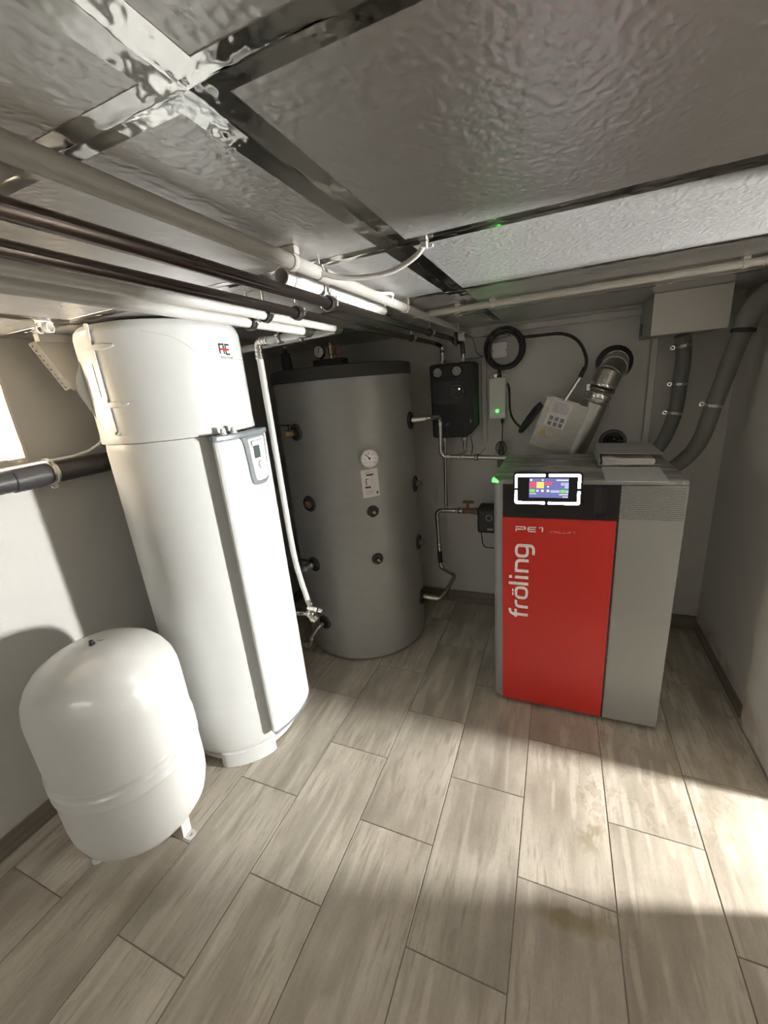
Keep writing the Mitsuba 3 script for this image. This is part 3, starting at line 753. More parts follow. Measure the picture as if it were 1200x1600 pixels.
pe = [[(0, -.1), (0, .45), (1.5, .45), (1.5, 1), (0, 1), (0, .8)], [(3.3, 1), (2.2, 1), (2.0, .8), (2.0, .2), (2.2, 0), (3.3, 0)], [(2.0, .5), (3.2, .5)], [(3.75, 1), (4.35, 1), (4.35, 0)]]
p = affinity.scale(stroke(pe, .22, 2), .0258, .0205, origin=(0, 0))
put('pellet_boiler__door__model_lettering', at(ext(p, .0008), (-.160, BY0 - .0072, .969), (1, 0, 0), (0, 0, 1)), 'mat_print_white', False)
pel, xx = [], 0
GL = {'P': [[(0, 0), (0, 1), (1, 1), (1, .45), (.1, .45)]], 'E': [[(1, 1), (0, 1), (0, 0), (1, 0)], [(0, .5), (.9, .5)]], 'L': [[(0, 1), (0, 0), (1, 0)]], 'T': [[(0, 1), (1.1, 1)], [(.55, 1), (.55, 0)]]}
for ch in 'PELLET':
    pel += sh(GL[ch], xx); xx += 1.45
p = affinity.scale(stroke(pel, .16, 2), .0122, .0085, origin=(0, 0))
put('pellet_boiler__door__small_lettering', at(ext(p, .0006), (-.014, BY0 - .0072, .967), (1, 0, 0), (0, 0, 1)), 'mat_pale_red', False)
L('pellet_boiler', 'grey pellet boiler with a red front door and lit touch display', 'boiler')

# brochure and ring binder on the boiler
put('brochure', trimesh.convex.convex_hull(np.array([(x, y, z) for z in (1.2062, 1.2095) for x, y in ((.186, 1.815), (.402, 1.812), (.418, 2.09), (.192, 2.10))])), 'mat_brochure', False)
put('brochure__page', trimesh.convex.convex_hull(np.array([(x, y, z) for z in (1.2098, 1.2106) for x, y in ((.188, 1.818), (.390, 1.815), (.405, 2.085), (.194, 2.095))])), 'mat_brochure', False)
L('brochure', 'thin grey brochure lying flat at the front edge of the boiler top', 'booklet')
bz = 1.2112
put('ring_binder__cover', cat(bx(.182, .425, 2.105, 2.40, bz, bz + .0035, .001), bx(.180, .1835, 2.105, 2.40, bz, bz + .060, .001),
    trimesh.convex.convex_hull(np.array([(x, y, z + dz) for dz in (0, .0035) for y in (2.105, 2.40) for x, z in ((.181, bz + .058), (.432, bz + .050))]))), 'mat_binder', False, label='grey board cover')
for i in range(6):
    h = .0042
    rot = random.uniform(-1.2, 1.2)
    m = bx(-.105, .105 + random.uniform(-.006, .006), -.142, .142, 0, h, .0008)
    v, f = trimesh.remesh.subdivide_to_size(m.vertices, m.faces, .03, max_iter=12); v = np.array(v)
    v[:, 2] += .012 * np.exp(-((v[:, 0] + .085) / .035) ** 2) * (i / 5) - .0
    m = trimesh.Trimesh(v, f)
    m.apply_transform(trimesh.transformations.rotation_matrix(math.radians(rot), (0, 0, 1)))
    m.apply_translation((.302, 2.252, bz + .0042 + i * .0046))
    put('ring_binder__page_stack', m, 'mat_paper', 30)
put('ring_binder__ring_bar', bx(.1845, .194, 2.15, 2.35, bz + .004, bz + .03, .002), 'mat_steel', False)
L('ring_binder', 'grey ring binder full of paper lying on the boiler', 'binder')

# ------------------------------------------------------------------ pipes under the ceiling
def clamp(key, c, ax, r, rod=None, mat='mat_steel'):
    """rubber-lined pipe clamp; rod: height of the ceiling it hangs from"""
    ax = np.array(ax, float); ax /= np.linalg.norm(ax)
    c = np.array(c, float)
    k = put(key + '__clamp', ring(c - ax * .011, ax, r - .0005, r + .006, .022, 28), 'mat_rubber', 35, label='black lined pipe clamp')
    sd = np.cross(ax, [0, 0, 1.0]); sd = sd / np.linalg.norm(sd) if np.linalg.norm(sd) > .1 else np.array([1.0, 0, 0])
    up = np.cross(sd, ax)
    put(k + '__band', ring(c - ax * .007, ax, r + .0055, r + .0080, .014, 28), mat, 35)
    for s in (1, -1):
        o = c + sd * s * (r + .012)
        put(k + '__screw', cat(tube([o - up * .010, o + up * .014], .0026, 8), hexnut(o + up * .006, up, .006, .005), bx(o[0] - .007, o[0] + .007, o[1] - .007, o[1] + .007, o[2] - .002, o[2] + .002)), mat, 35)
    if rod:
        put(k + '__rod', cat(tube([c + [0, 0, r + .004], (c[0], c[1], rod)], .004, 10), hexnut(c + [0, 0, r + .006], (0, 0, 1), .008, .008)), 'mat_bright_steel', 35)
    return k
def straight(key, a, b, r, mat, label=None):
    return put(key, tube([a, b], r, 24), mat, 35)
def clip(key, c, ax, r, z, mat='mat_pale_conduit'):
    """plastic saddle clip under the ceiling"""
    c = np.array(c, float); ax = np.array(ax, float)
    sd = np.cross(ax, [0, 0, 1.0])
    k = put(key + '__saddle_clip', cat(ring(c - ax * .008, ax, r - .0003, r + .0035, .016, 24)), 'mat_pale_conduit', 35)
    m = bx(-r - .003, r + .003, -.010, .010, 0, z - c[2] - r * .8, .001)
    put(k + '__base', at(m, c + np.array([0, 0, r * .8]), sd, ax), 'mat_pale_conduit', False)
    return k
YX = (0, 1, 0)
# pale conduit nearest the camera
straight('ceiling_conduit__pipe', (-.547, YF + .01, 1.926), (-.547, 2.795, 1.926), .0150, 'mat_grey_conduit')
for y in (-.35, .862, 1.60, 2.45): clip('ceiling_conduit', (-.547, y, 1.926), YX, .0150, ZC - .001)
put('ceiling_conduit__coupling', tube([(-.547, .972, 1.926), (-.547, 1.03, 1.926)], .0172, 24), 'mat_grey_conduit', 35)
put('ceiling_conduit__coupling_screw', cat(disc((-.545, .976, 1.942), (0, 0, 1), .006, .012), disc((-.556, .98, 1.940), (0, 0, 1), .004, .010)), 'mat_bright_steel', 35)
L('ceiling_conduit', 'long pale grey conduit running along the ceiling, nearest the camera', 'conduit')
# short open pipe stub
a, b = np.array((-.640, .955, 1.931)), np.array((-.640, 1.62, 1.931))
put('open_pipe_stub__pipe', lathe([(.0185, 0), (.0215, 0), (.0215, .665), (.0185, .665), (.0185, 0)], 32, a, YX), 'mat_white_plastic', 35)
for y in (.99, 1.16): put('open_pipe_stub__clip', ring((-.640, y, 1.931), YX, .0213, .0236, .016), 'mat_pale_conduit', 35)
put('open_pipe_stub__clip_screw', disc((-.622, 1.01, 1.946), (0, 0, 1), .005, .008), 'mat_bright_steel', 35)
put('open_pipe_stub__end_fitting', cat(disc((-.640, 1.60, 1.931), YX, .0225, .035), disc((-.640, 1.635, 1.931), YX, .014, .05)), 'mat_steel', 35)
L('open_pipe_stub', 'short thick white pipe with an open round end, tight under the ceiling', 'pipe')
# two dark steel pipes
straight('dark_steel_pipe__pipe', (-.610, YF + .01, 1.889), (-.610, 2.40, 1.889), .0135, 'mat_dark_steel')
for y in (-.6, 1.13, 2.15): clamp('dark_steel_pipe', (-.610, y, 1.889), YX, .0135, ZC - .002)
put('dark_steel_pipe__elbow', tube(rounded([(-.610, 2.36, 1.889), (-.610, 2.675, 1.889), (-.610, 2.675, 1.872), (-.560, 2.675, 1.872), (-.555, 2.675, 1.80)], .02), .0135, 20), 'mat_dark_steel', 35)
L('dark_steel_pipe', 'dark steel heating pipe under the ceiling, right one of the dark pair', 'pipe')
PA = [(-.720, YF + .01, 1.879), (-.720, 2.62, 1.879), (-.686, 2.675, 1.86), (-.686, 2.675, 1.8005)]
put('dark_steel_pipe_001__pipe', tube(rounded(PA, .03), .0125, 24), 'mat_dark_steel', 35)
for y in (-.6, 1.13, 2.19): clamp('dark_steel_pipe_001', (-.720, y, 1.879), YX, .0125, ZC - .002)
for z in (1.835, 1.80): put('dark_steel_pipe_001__press_ring', ring((-.686, 2.675, z), (0, 0, 1), .012, .0165, .022, 24), 'mat_steel', 35)
L('dark_steel_pipe_001', 'dark steel heating pipe under the ceiling that bends down into the pump station', 'pipe')
# two white insulated pipes with the crossing legs behind the heater
put('white_water_pipe__pipe', tube([(-.827, YF + .01, 1.888), (-.827, 1.565, 1.888)], .0148, 24), 'mat_pipe_jacket', 35)
put('white_water_pipe__elbow', tube(rounded([(-.827, 1.54, 1.888), (-.827, 1.608, 1.888), (-.88, 1.608, 1.886)], .030, 9), .0172, 20), 'mat_steel', 35, label='metal elbow')
put('white_water_pipe__crossing_leg', tube([(-.865, 1.608, 1.8865), (-1.40, 1.625, 1.868)], .0142, 24), 'mat_white_plastic', 35)
put('white_water_pipe__drop', tube(rounded([(-1.39, 1.6247, 1.868), (-1.43, 1.626, 1.867), (-1.43, 1.64, 1.60)], .02), .013, 16), 'mat_white_plastic', 35)
for y in (-.6, 1.122): clamp('white_water_pipe', (-.827, y, 1.888), YX, .0148, ZC - .002)
clamp('white_water_pipe', (-1.02, 1.613, 1.881), (1, 0, 0), .0142, ZC - .002)
L('white_water_pipe', 'white water pipe under the ceiling, beside the dark pipes, turning left behind the heater', 'pipe')
put('white_water_pipe_001__pipe', tube([(-.889, YF + .01, 1.8745), (-.889, 1.43, 1.8745)], .0148, 24), 'mat_pipe_jacket', 35)
put('white_water_pipe_001__elbow', tube(rounded([(-.889, 1.41, 1.8745), (-.889, 1.480, 1.8745), (-.942, 1.480, 1.874)], .030, 9), .0172, 20), 'mat_steel', 35, label='metal elbow')
put('white_water_pipe_001__crossing_leg', tube([(-.930, 1.480, 1.874), (-1.122, 1.480, 1.870)], .0142, 24), 'mat_white_plastic', 35)
for x in (-1.106, -1.120, -1.134): put('white_water_pipe_001__press_ring', ring((x, 1.480, 1.870), (1, 0, 0), .0138, .0180, .007, 24), 'mat_bright_steel', 35)
put('white_water_pipe_001__corner_fitting', tube(rounded([(-1.100, 1.480, 1.870), (-1.154, 1.480, 1.870), (-1.154, 1.480, 1.815)], .02, 9), .0158, 20), 'mat_steel', 35)
for z in (1.837, 1.820, 1.804): put('white_water_pipe_001__press_ring', ring((-1.154, 1.480, z), (0, 0, 1), .0138, .0180, .008, 24), 'mat_bright_steel', 35)
hp = curve([(-1.154, 1.480, 1.815), (-1.152, 1.480, 1.5), (-1.151, 1.481, 1.2), (-1.151, 1.484, 1.0), (-1.148, 1.492, .85), (-1.138, 1.502, .74), (-1.127, 1.508, .655)], 40)
put('white_water_pipe_001__hose', tube(hp, .0138, 20), 'mat_white_plastic', 35, label='white hose hanging down beside the heater')
for y in (-.6, 1.124): clamp('white_water_pipe_001', (-.889, y, 1.8745), YX, .0148, ZC - .002)
clamp('white_water_pipe_001', (-1.040, 1.480, 1.872), (1, 0, 0), .0142, ZC - .002)
L('white_water_pipe_001', 'leftmost white water pipe under the ceiling with a white hose dropping between heater and tank', 'pipe')
# fittings at the lower end of the hose
vx, vy = -1.124, 1.513
put('hose_valve__union', cat(disc((vx, vy, .628), (.1, -.18, 1), .013, .045), hexnut((vx, vy, .638), (.1, -.18, 1), .017, .014)), 'mat_steel', 35)
put('hose_valve__stopcock', cat(disc((vx - .01, vy - .004, .622), (.95, .1, -.18), .014, .038), hexnut((vx + .028, vy, .615), (.95, .1, -.18), .019, .016), disc((vx + .046, vy + .002, .611), (.95, .1, -.18), .012, .022)), 'mat_bright_steel', 35)
put('hose_valve__body', cat(trimesh.creation.icosphere(3, .024).apply_translation((vx - .004, vy, .585)), disc((vx - .004, vy, .585), (.4, -.1, -.9), .017, .04), disc((vx + .010, vy, .568), (.6, 0, -.7), .020, .026, .003)), 'mat_steel', 40)
put('hose_valve__tail', tube(rounded([(vx - .01, vy, .585), (vx - .06, vy - .01, .583), (-1.262, 1.498, .581)], .01), .011, 16), 'mat_steel', 35)
L('hose_valve', 'chrome safety valve group where the white hose meets the heater', 'valve')
# pipe from the tank's lowest left port to behind the heater
o = on_t(-104.5, TR + .0125, .255); d = dir_t(-104.5)
pp = [o, o + d * .05, o + d * .055 + np.array([-.045, -.02, -.07]), o + d * .06 + np.array([-.060, -.02, -.135]), o + d * .05 + np.array([-.16, 0, -.150])]
put('tank_return_pipe__pipe', tube(rounded(pp, .03, 8), .0115, 18), 'mat_steel', 35)
for q in ((o + d * .01, d), (pp[2], pp[3] - pp[2]), (pp[3] * .75 + pp[4] * .25, pp[4] - pp[3])): put('tank_return_pipe__press_ring', ring(q[0], q[1], .011, .0145, .014, 20), 'mat_bright_steel', 35)
L('tank_return_pipe', 'short bent steel pipe from the lowest left port of the tank', 'pipe')

# ------------------------------------------------------------------ pump station and its pipework
px0, px1, pz0, pz1, py = -.750, -.482, 1.302, 1.752, 2.585
sil = Polygon([(px0 + .012, pz1), (px1 - .015, pz1), (px1, pz1 - .015), (px1, pz0 + .055), (px1 - .05, pz0), (px0 + .012, pz0), (px0, pz0 + .012), (px0, pz1 - .012)])
put('pump_station__housing', front(soft(sil, .200, .012), (0, YB - .012, 0)), 'mat_black_foam', 30)
put('pump_station__wall_bracket', bx(px0 + .06, px1 - .06, YB - .013, YB, pz0 + .10, pz1 - .08), 'mat_steel', False)
for gx_ in (-.697, -.578):
    put('pump_station__thermometer', front(lathe([(.0, 0), (.034, 0), (.034, .006), (.030, .010), (.0285, .010), (.0285, .006), (0, .006)], 36), (gx_, py + .004, 1.703)), 'mat_black', 35)
for i, gx_ in enumerate((-.697, -.578)):
    k = 'pump_station__thermometer' + ('' if i == 0 else '_001')
    put(k + '__dial', front(disc((0, 0, 0), (0, 0, 1), .0275, .001, .0003, 36), (gx_, py - .0025, 1.703)), 'mat_print_grey', False)
    tk = shapely.union_all([LineString([(.020 * cos(math.radians(a)), .020 * sin(math.radians(a))), (.025 * cos(math.radians(a)), .025 * sin(math.radians(a)))]).buffer(.0006) for a in range(-45, 226, 27)] + [LineString([(0, 0), (-.010, .014)]).buffer(.0008)])
    put(k + '__scale', front(ext(tk, .0006), (gx_, py - .0036, 1.703)), 'mat_print_white', False); L(k + '__scale', kind='stuff')
put('pump_station__recess', front(ext(sbox(px0 + .012, 1.512, -.535, 1.648), .003), (0, py + .001, 0)), 'mat_black', False, label='darker recess over the pump')
pc = (-.572, py - .001, 1.585)
put('pump_station__pump_head', front(lathe([(0, 0), (.034, 0), (.034, .020), (.029, .026), (.012, .026), (.011, .029), (0, .029)], 36), pc), 'mat_black', 35)
put('pump_station__pump_head__ring', front(lathe([(.0325, 0), (.036, 0), (.036, .004), (.0325, .004), (.0325, 0)], 36), (pc[0], pc[1] - .016, pc[2])), 'mat_print_grey', 35)
glow('pump_station__pump_head__lamp', front(disc((0, 0, 0), (0, 0, 1), .0045, .002, .0005, 14), (pc[0] + .012, pc[1] - .026, pc[2] + .013)), (3.0, 3.0, 3.0), 'mat_white_plastic', label='tiny glowing white spot')  # small glowing white spot on the pump head
put('pump_station__badge', front(ext(Polygon([(-.016, -.010), (.006, -.006), (.018, .006), (.012, .012), (-.014, .010)]), .001), (-.648, py - .0005, 1.385)), 'mat_blue', False, label='small blue badge')
put('pump_station__right_badge', front(ext(sbox(-.004, -.010, .004, .010), .001), (-.500, py - .0005, 1.40)), 'mat_print_grey', False)
L('pump_station', 'black foam-cased pump station with two round thermometers, on the back wall', 'pump')
# valve actuator and sensor cable above it
put('valve_actuator__body', bx(-.570, -.532, 2.605, 2.652, 1.872, 1.922, .004), 'mat_white_plastic', False)
put('valve_actuator__dark_plate', cat(bx(-.590, -.582, 2.595, 2.652, 1.845, 1.93, .001), bx(-.582, -.570, 2.62, 2.650, 1.878, 1.898, .002)), 'mat_dark_grey', False)
put('valve_actuator__socket', disc((-.532, 2.628, 1.898), (1, 0, 0), .012, .014), 'mat_dark_grey', 35)
put('valve_actuator__cable', tube(curve([(-.518, 2.628, 1.898), (-.500, 2.65, 1.89), (-.488, 2.70, 1.845), (-.478, 2.745, 1.795), (-.452, 2.775, 1.778)], 24), .0028, 8), 'mat_dark_grey', True)
put('valve_actuator__tag_cable', tube(curve([(-.535, 2.675, 1.768), (-.50, 2.70, 1.770), (-.452, 2.776, 1.775)], 16), .0025, 8), 'mat_dark_grey', True)
L('valve_actuator', 'small white valve actuator with a thin cable above the pump station', 'actuator')
for i, x_ in enumerate((-.686, -.555)):
    put('pump_station__flow_pipe', cat(tube([(x_, 2.675, 1.745), (x_, 2.675, 1.80)], .0135, 20), hexnut((x_, 2.675, 1.758), (0, 0, 1), .021, .016)), 'mat_steel', 35)
for x_, zz in ((-.692, 1.24), (-.558, 1.215)):
    put('pump_station__union', cat(tube([(x_, 2.675, zz), (x_, 2.675, 1.305)], .0135, 20), hexnut((x_, 2.675, 1.272), (0, 0, 1), .022, .018), disc((x_, 2.675, 1.255), (0, 0, 1), .018, .010)), 'mat_steel', 35)
# flow pipe: tank -> elbow -> boiler
o = on_t(4.0, TR + .0125, 1.447)
fp = [o, (-.672, 2.40, 1.455), (-.664, 2.47, 1.46), (-.668, 2.475, 1.20), (-.52, 2.56, 1.195), (-.22, 2.56, 1.180)]
fp = [o, (-.700, 2.36, 1.452), (-.662, 2.46, 1.452), (-.664, 2.46, 1.205), (-.20, 2.47, 1.186)]
put('boiler_flow_pipe__pipe', tube(rounded(fp, .035, 9), .0135, 22), 'mat_steel', 35)
put('boiler_flow_pipe__wrapped_end', tube([o, o + (np.array(fp[1]) - o) * .80], .0185, 22), 'mat_bright_steel', 35, label='foil-wrapped stretch at the tank')
for c, ax in (((-.663, 2.46, 1.40), (0, 0, 1)), ((-.664, 2.46, 1.235), (0, 0, 1)), ((-.625, 2.46, 1.2035), (1, 0, 0)), ((-.56, 2.462, 1.2015), (1, 0, 0)), ((-.535, 2.462, 1.2008), (1, 0, 0))):
    put('boiler_flow_pipe__press_ring', ring(c, ax, .0132, .0168, .014, 24), 'mat_bright_steel', 35)
put('boiler_flow_pipe__branch', tube(rounded([(-.548, 2.462, 1.2012), (-.548, 2.56, 1.2012), (-.556, 2.675, 1.200), (-.558, 2.675, 1.2145)], .03), .0125, 18), 'mat_steel', 35)
clamp('boiler_flow_pipe', (-.448, 2.4655, 1.1965), (1, 0, -.04), .0135)
put('boiler_flow_pipe__clamp_stud', tube([(-.448, 2.478, 1.1965), (-.448, 2.80, 1.1965)], .004, 8), 'mat_steel', 35)
put('boiler_flow_pipe__trailing_wire', tube(curve([(-.520, 2.66, 1.300), (-.508, 2.65, 1.26), (-.497, 2.60, 1.22), (-.492, 2.52, 1.205)], 16), .0025, 8), 'mat_rubber', True)
L('boiler_flow_pipe', 'bare steel pipe from the upper right tank port down and across to the boiler', 'pipe')
# down pipe to the lower return
put('station_return_pipe__pipe', tube([(-.692, 2.675, 1.245), (-.700, 2.66, .82)], .0115, 20), 'mat_steel', 35)
for z in (.84, .87): put('station_return_pipe__press_ring', ring((-.6995, 2.661, z), (0, 0, 1), .011, .0150, .014, 20), 'mat_bright_steel', 35)
L('station_return_pipe', 'thin upright steel pipe from the pump station down to the lower pipework', 'pipe')
o = on_t(4.5, TR + .0125, .273)
rp = [o, (-.690, 2.345, .268), (-.655, 2.40, .30), (-.628, 2.56, .345), (-.742, 2.60, .375), (-.757, 2.62, .80), (-.50, 2.62, .803)]
put('boiler_return_pipe__pipe', tube(rounded(rp, .032, 9), .0135, 22), 'mat_steel', 35)
put('boiler_return_pipe__wrapped_end', tube([o, o + (np.array(rp[1]) - o) * .86], .0185, 22), 'mat_bright_steel', 35, label='foil-wrapped stretch at the tank')
put('boiler_return_pipe__dark_sleeve', tube([(-.748, 2.607, .50), (-.744, 2.603, .415)], .0165, 20), 'mat_rubber', 35)
for c, ax in (((-.753, 2.615, .735), (0, 0, 1)), ((-.749, 2.609, .545), (0, 0, 1)), ((-.748, 2.608, .515), (0, 0, 1)), ((-.715, 2.62, .8006), (1, 0, 0)), ((-.645, 2.62, .8015), (1, 0, 0)), ((-.71, 2.592, .365), (1, .2, -.1)), ((-.66, 2.575, .352), (1, .2, -.1))):
    put('boiler_return_pipe__press_ring', ring(c, ax, .0132, .0172, .016, 24), 'mat_bright_steel', 35)
clamp('boiler_return_pipe', (-.610, 2.62, .802), (1, 0, 0), .0135)
put('boiler_return_pipe__valve_body', cat(disc((-.575, 2.62, .8022), (1, 0, 0), .017, .07, .004), hexnut((-.578, 2.62, .8022), (1, 0, 0), .021, .016), hexnut((-.520, 2.62, .8027), (1, 0, 0), .021, .016), disc((-.542, 2.62, .812), (0, 0, 1), .009, .045)), 'mat_rusty', 35, label='red brown valve')
put('boiler_return_pipe__valve_handle', bx(-.575, -.500, 2.612, 2.634, .856, .872, .004), 'mat_rusty', False, label='red brown lever')
L('boiler_return_pipe', 'bent steel return pipe with a red brown lever valve, between tank and boiler', 'pipe')
put('circulation_pump__body', cat(disc((-.502, 2.62, .803), (1, 0, 0), .024, .05, .004)), 'mat_dark_grey', 35)
put('circulation_pump__motor', bx(-.468, -.300, 2.555, 2.685, .672, .845, .012), 'mat_rubber', False)
put('circulation_pump__face', front(ext(rrect(-.455, .70, -.34, .825, .012), .004), (0, 2.5555, 0)), 'mat_black', False)
put('circulation_pump__face__dial', front(ring((0, 0, 0), (0, 0, 1), .016, .022, .003), (-.392, 2.552, .782)), 'mat_print_grey', 35)
put('circulation_pump__face__plate', front(ext(sbox(-.018, -.007, .018, .007), .001), (-.385, 2.5515, .702)), 'mat_print_grey', False)
put('circulation_pump__cable', tube(rounded([(-.448, 2.58, .675), (-.440, 2.575, .60), (-.425, 2.575, .565), (-.27, 2.58, .560)], .02), .0035, 10), 'mat_rubber', True)
L('circulation_pump', 'black circulation pump left of the boiler, at the end of the return pipe', 'pump')

# ------------------------------------------------------------------ electrical things on the back wall
put('junction_box__box', front(soft(rrect(-.396, 1.755, -.302, 1.849, .006), .038, .004), (0, YB, 0)), 'mat_white_paint', 30)
for x_ in (-.388, -.310): put('junction_box__screw', front(disc((0, 0, 0), (0, 0, 1), .004, .001, .0003, 14), (x_, YB - .0375, 1.802)), 'mat_dark_grey', False)
L('junction_box', 'square pale junction box on the wall inside the black cable coil', 'junction box')
# upright conduit left of the box
put('upright_conduit__duct', bx(-.462, -.432, YB - .022, YB, 1.235, 1.862, .003), 'mat_pale_conduit', False)
L('upright_conduit', 'narrow pale upright cable duct between pump station and white power box', 'conduit')
put('upright_conduit_001__duct', bx(.455, .489, YB - .026, YB, .9, 1.79, .004), 'mat_pale_conduit', False)
L('upright_conduit_001', 'pale upright cable duct below the wall box, behind the boiler', 'conduit')
# power box with green LED
put('power_box__case', front(soft(rrect(-.413, 1.390, -.308, 1.643, .004), .055, .004), (0, YB - .004, 0)), 'mat_white_plastic', 30)
put('power_box__mount', bx(-.405, -.316, YB - .006, YB, 1.40, 1.665, .001), 'mat_steel', False)
for x_, m_ in ((-.352, 'mat_rubber'), (-.330, 'mat_brass'), (-.398, 'mat_brass')):
    put('power_box__cable_gland', cat(disc((x_, YB - .028, 1.642), (0, 0, 1), .012 if m_ == 'mat_rubber' else .008, .02), hexnut((x_, YB - .028, 1.643), (0, 0, 1), .014 if m_ == 'mat_rubber' else .010, .008)), m_, 35)
glow('power_box__led', front(lathe([(0, 0), (.0055, 0), (.0052, .003), (.003, .005), (0, .0056)], 18), (-.361, YB - .0585, 1.440)), LED_GREEN, 'mat_white_plastic', 40, label='bright green LED', weight=.25)
glow('power_box__led_halo', front(ring((0, 0, 0), (0, 0, 1), .0060, .0120, .0025), (-.361, YB - .0588, 1.440)), (.03, 1.6, .09), 'mat_white_plastic', 35)  # emissive ring imitates the green halo around the LED
put('power_box__strain_relief', lathe([(0, 0), (.005, 0), (.010, .012), (.010, .034), (0, .034)], 18, (-.333, YB - .03, 1.357)), 'mat_rubber', 35)
L('power_box', 'upright white power supply box with a glowing green light on the back wall', 'power supply')
# thick black cable: coil, run to the flue filter
cc = np.array([-.318, 2.735, 1.806])
turns = []
rng = np.random.default_rng(5)
n = 240
for i in range(n):
    t = i / (n - 1)
    a = math.radians(-70 + 360 * 5.25 * t)
    rr = .106 + .013 * sin(2 * pi * t * 2.3 + 1) - .005 * t
    turns.append(cc + np.array([rr * cos(a), .013 * sin(2 * pi * t * 1.7), rr * sin(a) * 1.03]))
put('black_cable__coil', tube(turns, .0068, 9), 'mat_rubber', True, label='coiled loops of the cable')
put('black_cable__feed', tube(curve([turns[0], (-.325, 2.74, 1.70), (-.345, 2.76, 1.69), (-.352, 2.772, 1.664)], 16), .010, 10), 'mat_rubber', True)
run = [(-.213, 2.735, 1.86), (-.16, 2.72, 1.856), (-.07, 2.69, 1.853), (.02, 2.66, 1.840), (.085, 2.63, 1.795), (.122, 2.60, 1.725), (.130, 2.585, 1.685), (.119, 2.576, 1.645)]
put('black_cable__lead', tube(curve(run, 50), .0085, 12), 'mat_rubber', True)
put('black_cable__end_sleeve', tube([(.124, 2.578, 1.655), (.103, 2.571, 1.609)], .0125, 14), 'mat_rubber', 35)
L('black_cable', 'thick black cable coiled on the wall, its lead curving to the flue box', 'cable')
# thinner power lead with its bundle against the flue box
pb = [(-.300, 2.765, 1.60), (-.288, 2.73, 1.575), (-.281, 2.70, 1.50), (-.268, 2.66, 1.42), (-.235, 2.62, 1.372), (-.205, 2.60, 1.345)]
put('power_lead__lead', tube(curve(pb, 30), .0065, 10), 'mat_rubber', True)
bd = []
u1 = np.array([.60, 0, .80]); u2 = np.array([-.4, .85, .30]); c0 = np.array([-.148, 2.56, 1.405])
for i in range(120):
    a = 2 * pi * 4.0 * i / 119
    bd.append(c0 + u1 * (.088 + .006 * sin(i * .31)) * cos(a) + u2 * (.019 + .004 * sin(i * .17)) * sin(a) + np.array([.006 * sin(i * .05), .012 * (i / 119 - .5), -.006 * sin(i * .05)]))
put('power_lead__bundle', tube(bd, .0062, 8), 'mat_rubber', True)
put('power_lead__plug', tube([(-.212, 2.575, 1.322), (-.184, 2.565, 1.352)], .008, 10), 'mat_rubber', 35)
L('power_lead', 'black power lead with a flat tied bundle leaning on the flue box', 'cable')
# thin cord under the power box with loops
put('slim_cable__lead', tube(curve([(-.333, 2.770, 1.36), (-.333, 2.765, 1.29), (-.333, 2.74, 1.21), (-.332, 2.74, 1.15), (-.333, 2.75, 1.06), (-.335, 2.755, .98)], 24), .0030, 8), 'mat_rubber', True)
lp = []
for i in range(140):
    t = i / 139; a = 2 * pi * 4 * t + .6
    w_ = .030 + .012 * sin(9 * t)
    lp.append((-.335 + w_ * sin(a) * (0.55 + .45 * cos(a * .5)), 2.735 + .012 * cos(a * .5 + 1), 1.200 + .045 * cos(a)))
put('slim_cable__loops', tube(lp, .0030, 7), 'mat_rubber', True)
put('slim_cable__plug', bx(-.360, -.315, 2.72, 2.785, 1.075, 1.13, .006), 'mat_dark_grey', False)
L('slim_cable', 'thin black cord with small loops hanging under the white power box', 'cable')

# ------------------------------------------------------------------ flue with electrostatic filter
A = np.array([.088, 2.60, 1.193]); U = np.array([.342, 0, .94]); U /= np.linalg.norm(U); V_ = np.array([-U[2], 0, U[0]])
FR = .064
put('flue_pipe__pipe', tube([A - U * .35, A + U * .33], FR, 36), 'mat_sheet_steel', 35)
for t, h, e in ((.285, .018, .006), (.312, .030, .003), (.350, .016, .007), (.375, .022, .002)):
    put('flue_pipe__clamp_band', lathe([(FR - .004, 0), (FR + e, .002), (FR + e + .003, h / 2), (FR + e, h - .002), (FR - .004, h), (FR - .004, 0)], 40, A + U * t, U), 'mat_bright_steel', 40, label='shiny clamp band')
put('flue_pipe__clamp_lock', cat(bx(-.012, .012, -.010, .010, -.02, .02, .003)).apply_transform(frame(A + U * .36 + np.array([-.066, -.02, .02]), (1, 0, 0), (0, 1, 0))), 'mat_bright_steel', False)
e0 = A + U * .385; e3 = np.array([.284, 2.755, 1.664])
mid1 = e0 + U * .055 + np.array([0, .012, 0]); mid2 = np.array([.270, 2.668, 1.636])
for a_, b_, k_ in ((e0, mid1, 0), (mid1, mid2, 1), (mid2, e3 - (e3 - mid2) * .12, 2)):
    dd = (b_ - a_) / np.linalg.norm(b_ - a_)
    put('flue_pipe__elbow_segment', tube([a_ - dd * .012, b_ + dd * .012], FR + .003 - .0012 * (k_ == 1), 36), 'mat_sheet_steel', 35)
for c_, dd in ((mid1, mid2 - e0), (mid2, e3 - mid1)):
    put('flue_pipe__elbow_bead', ring(c_ - dd / np.linalg.norm(dd) * .003, dd, FR, FR + .0065, .006, 40), 'mat_bright_steel', 35)
put('flue_pipe__wall_end', tube([(.284, 2.735, 1.664), (.284, YB - .0005, 1.666)], FR + .002, 36), 'mat_sheet_steel', 35)
put('flue_pipe__wall_collar', lathe([(FR + .001, 0), (.096, 0), (.094, .004), (FR + .012, .012), (FR + .001, .012), (FR + .001, 0)], 48, (.284, YB, 1.666), (0, -1, 0)), 'mat_black', 35, label='dark wall collar')
L('flue_pipe', 'slanting steel flue pipe with shiny bands, bending into the back wall', 'flue pipe')
fb = sbox(.005, -.14, .232, .262)          # design x = V_ (to the left), y = U
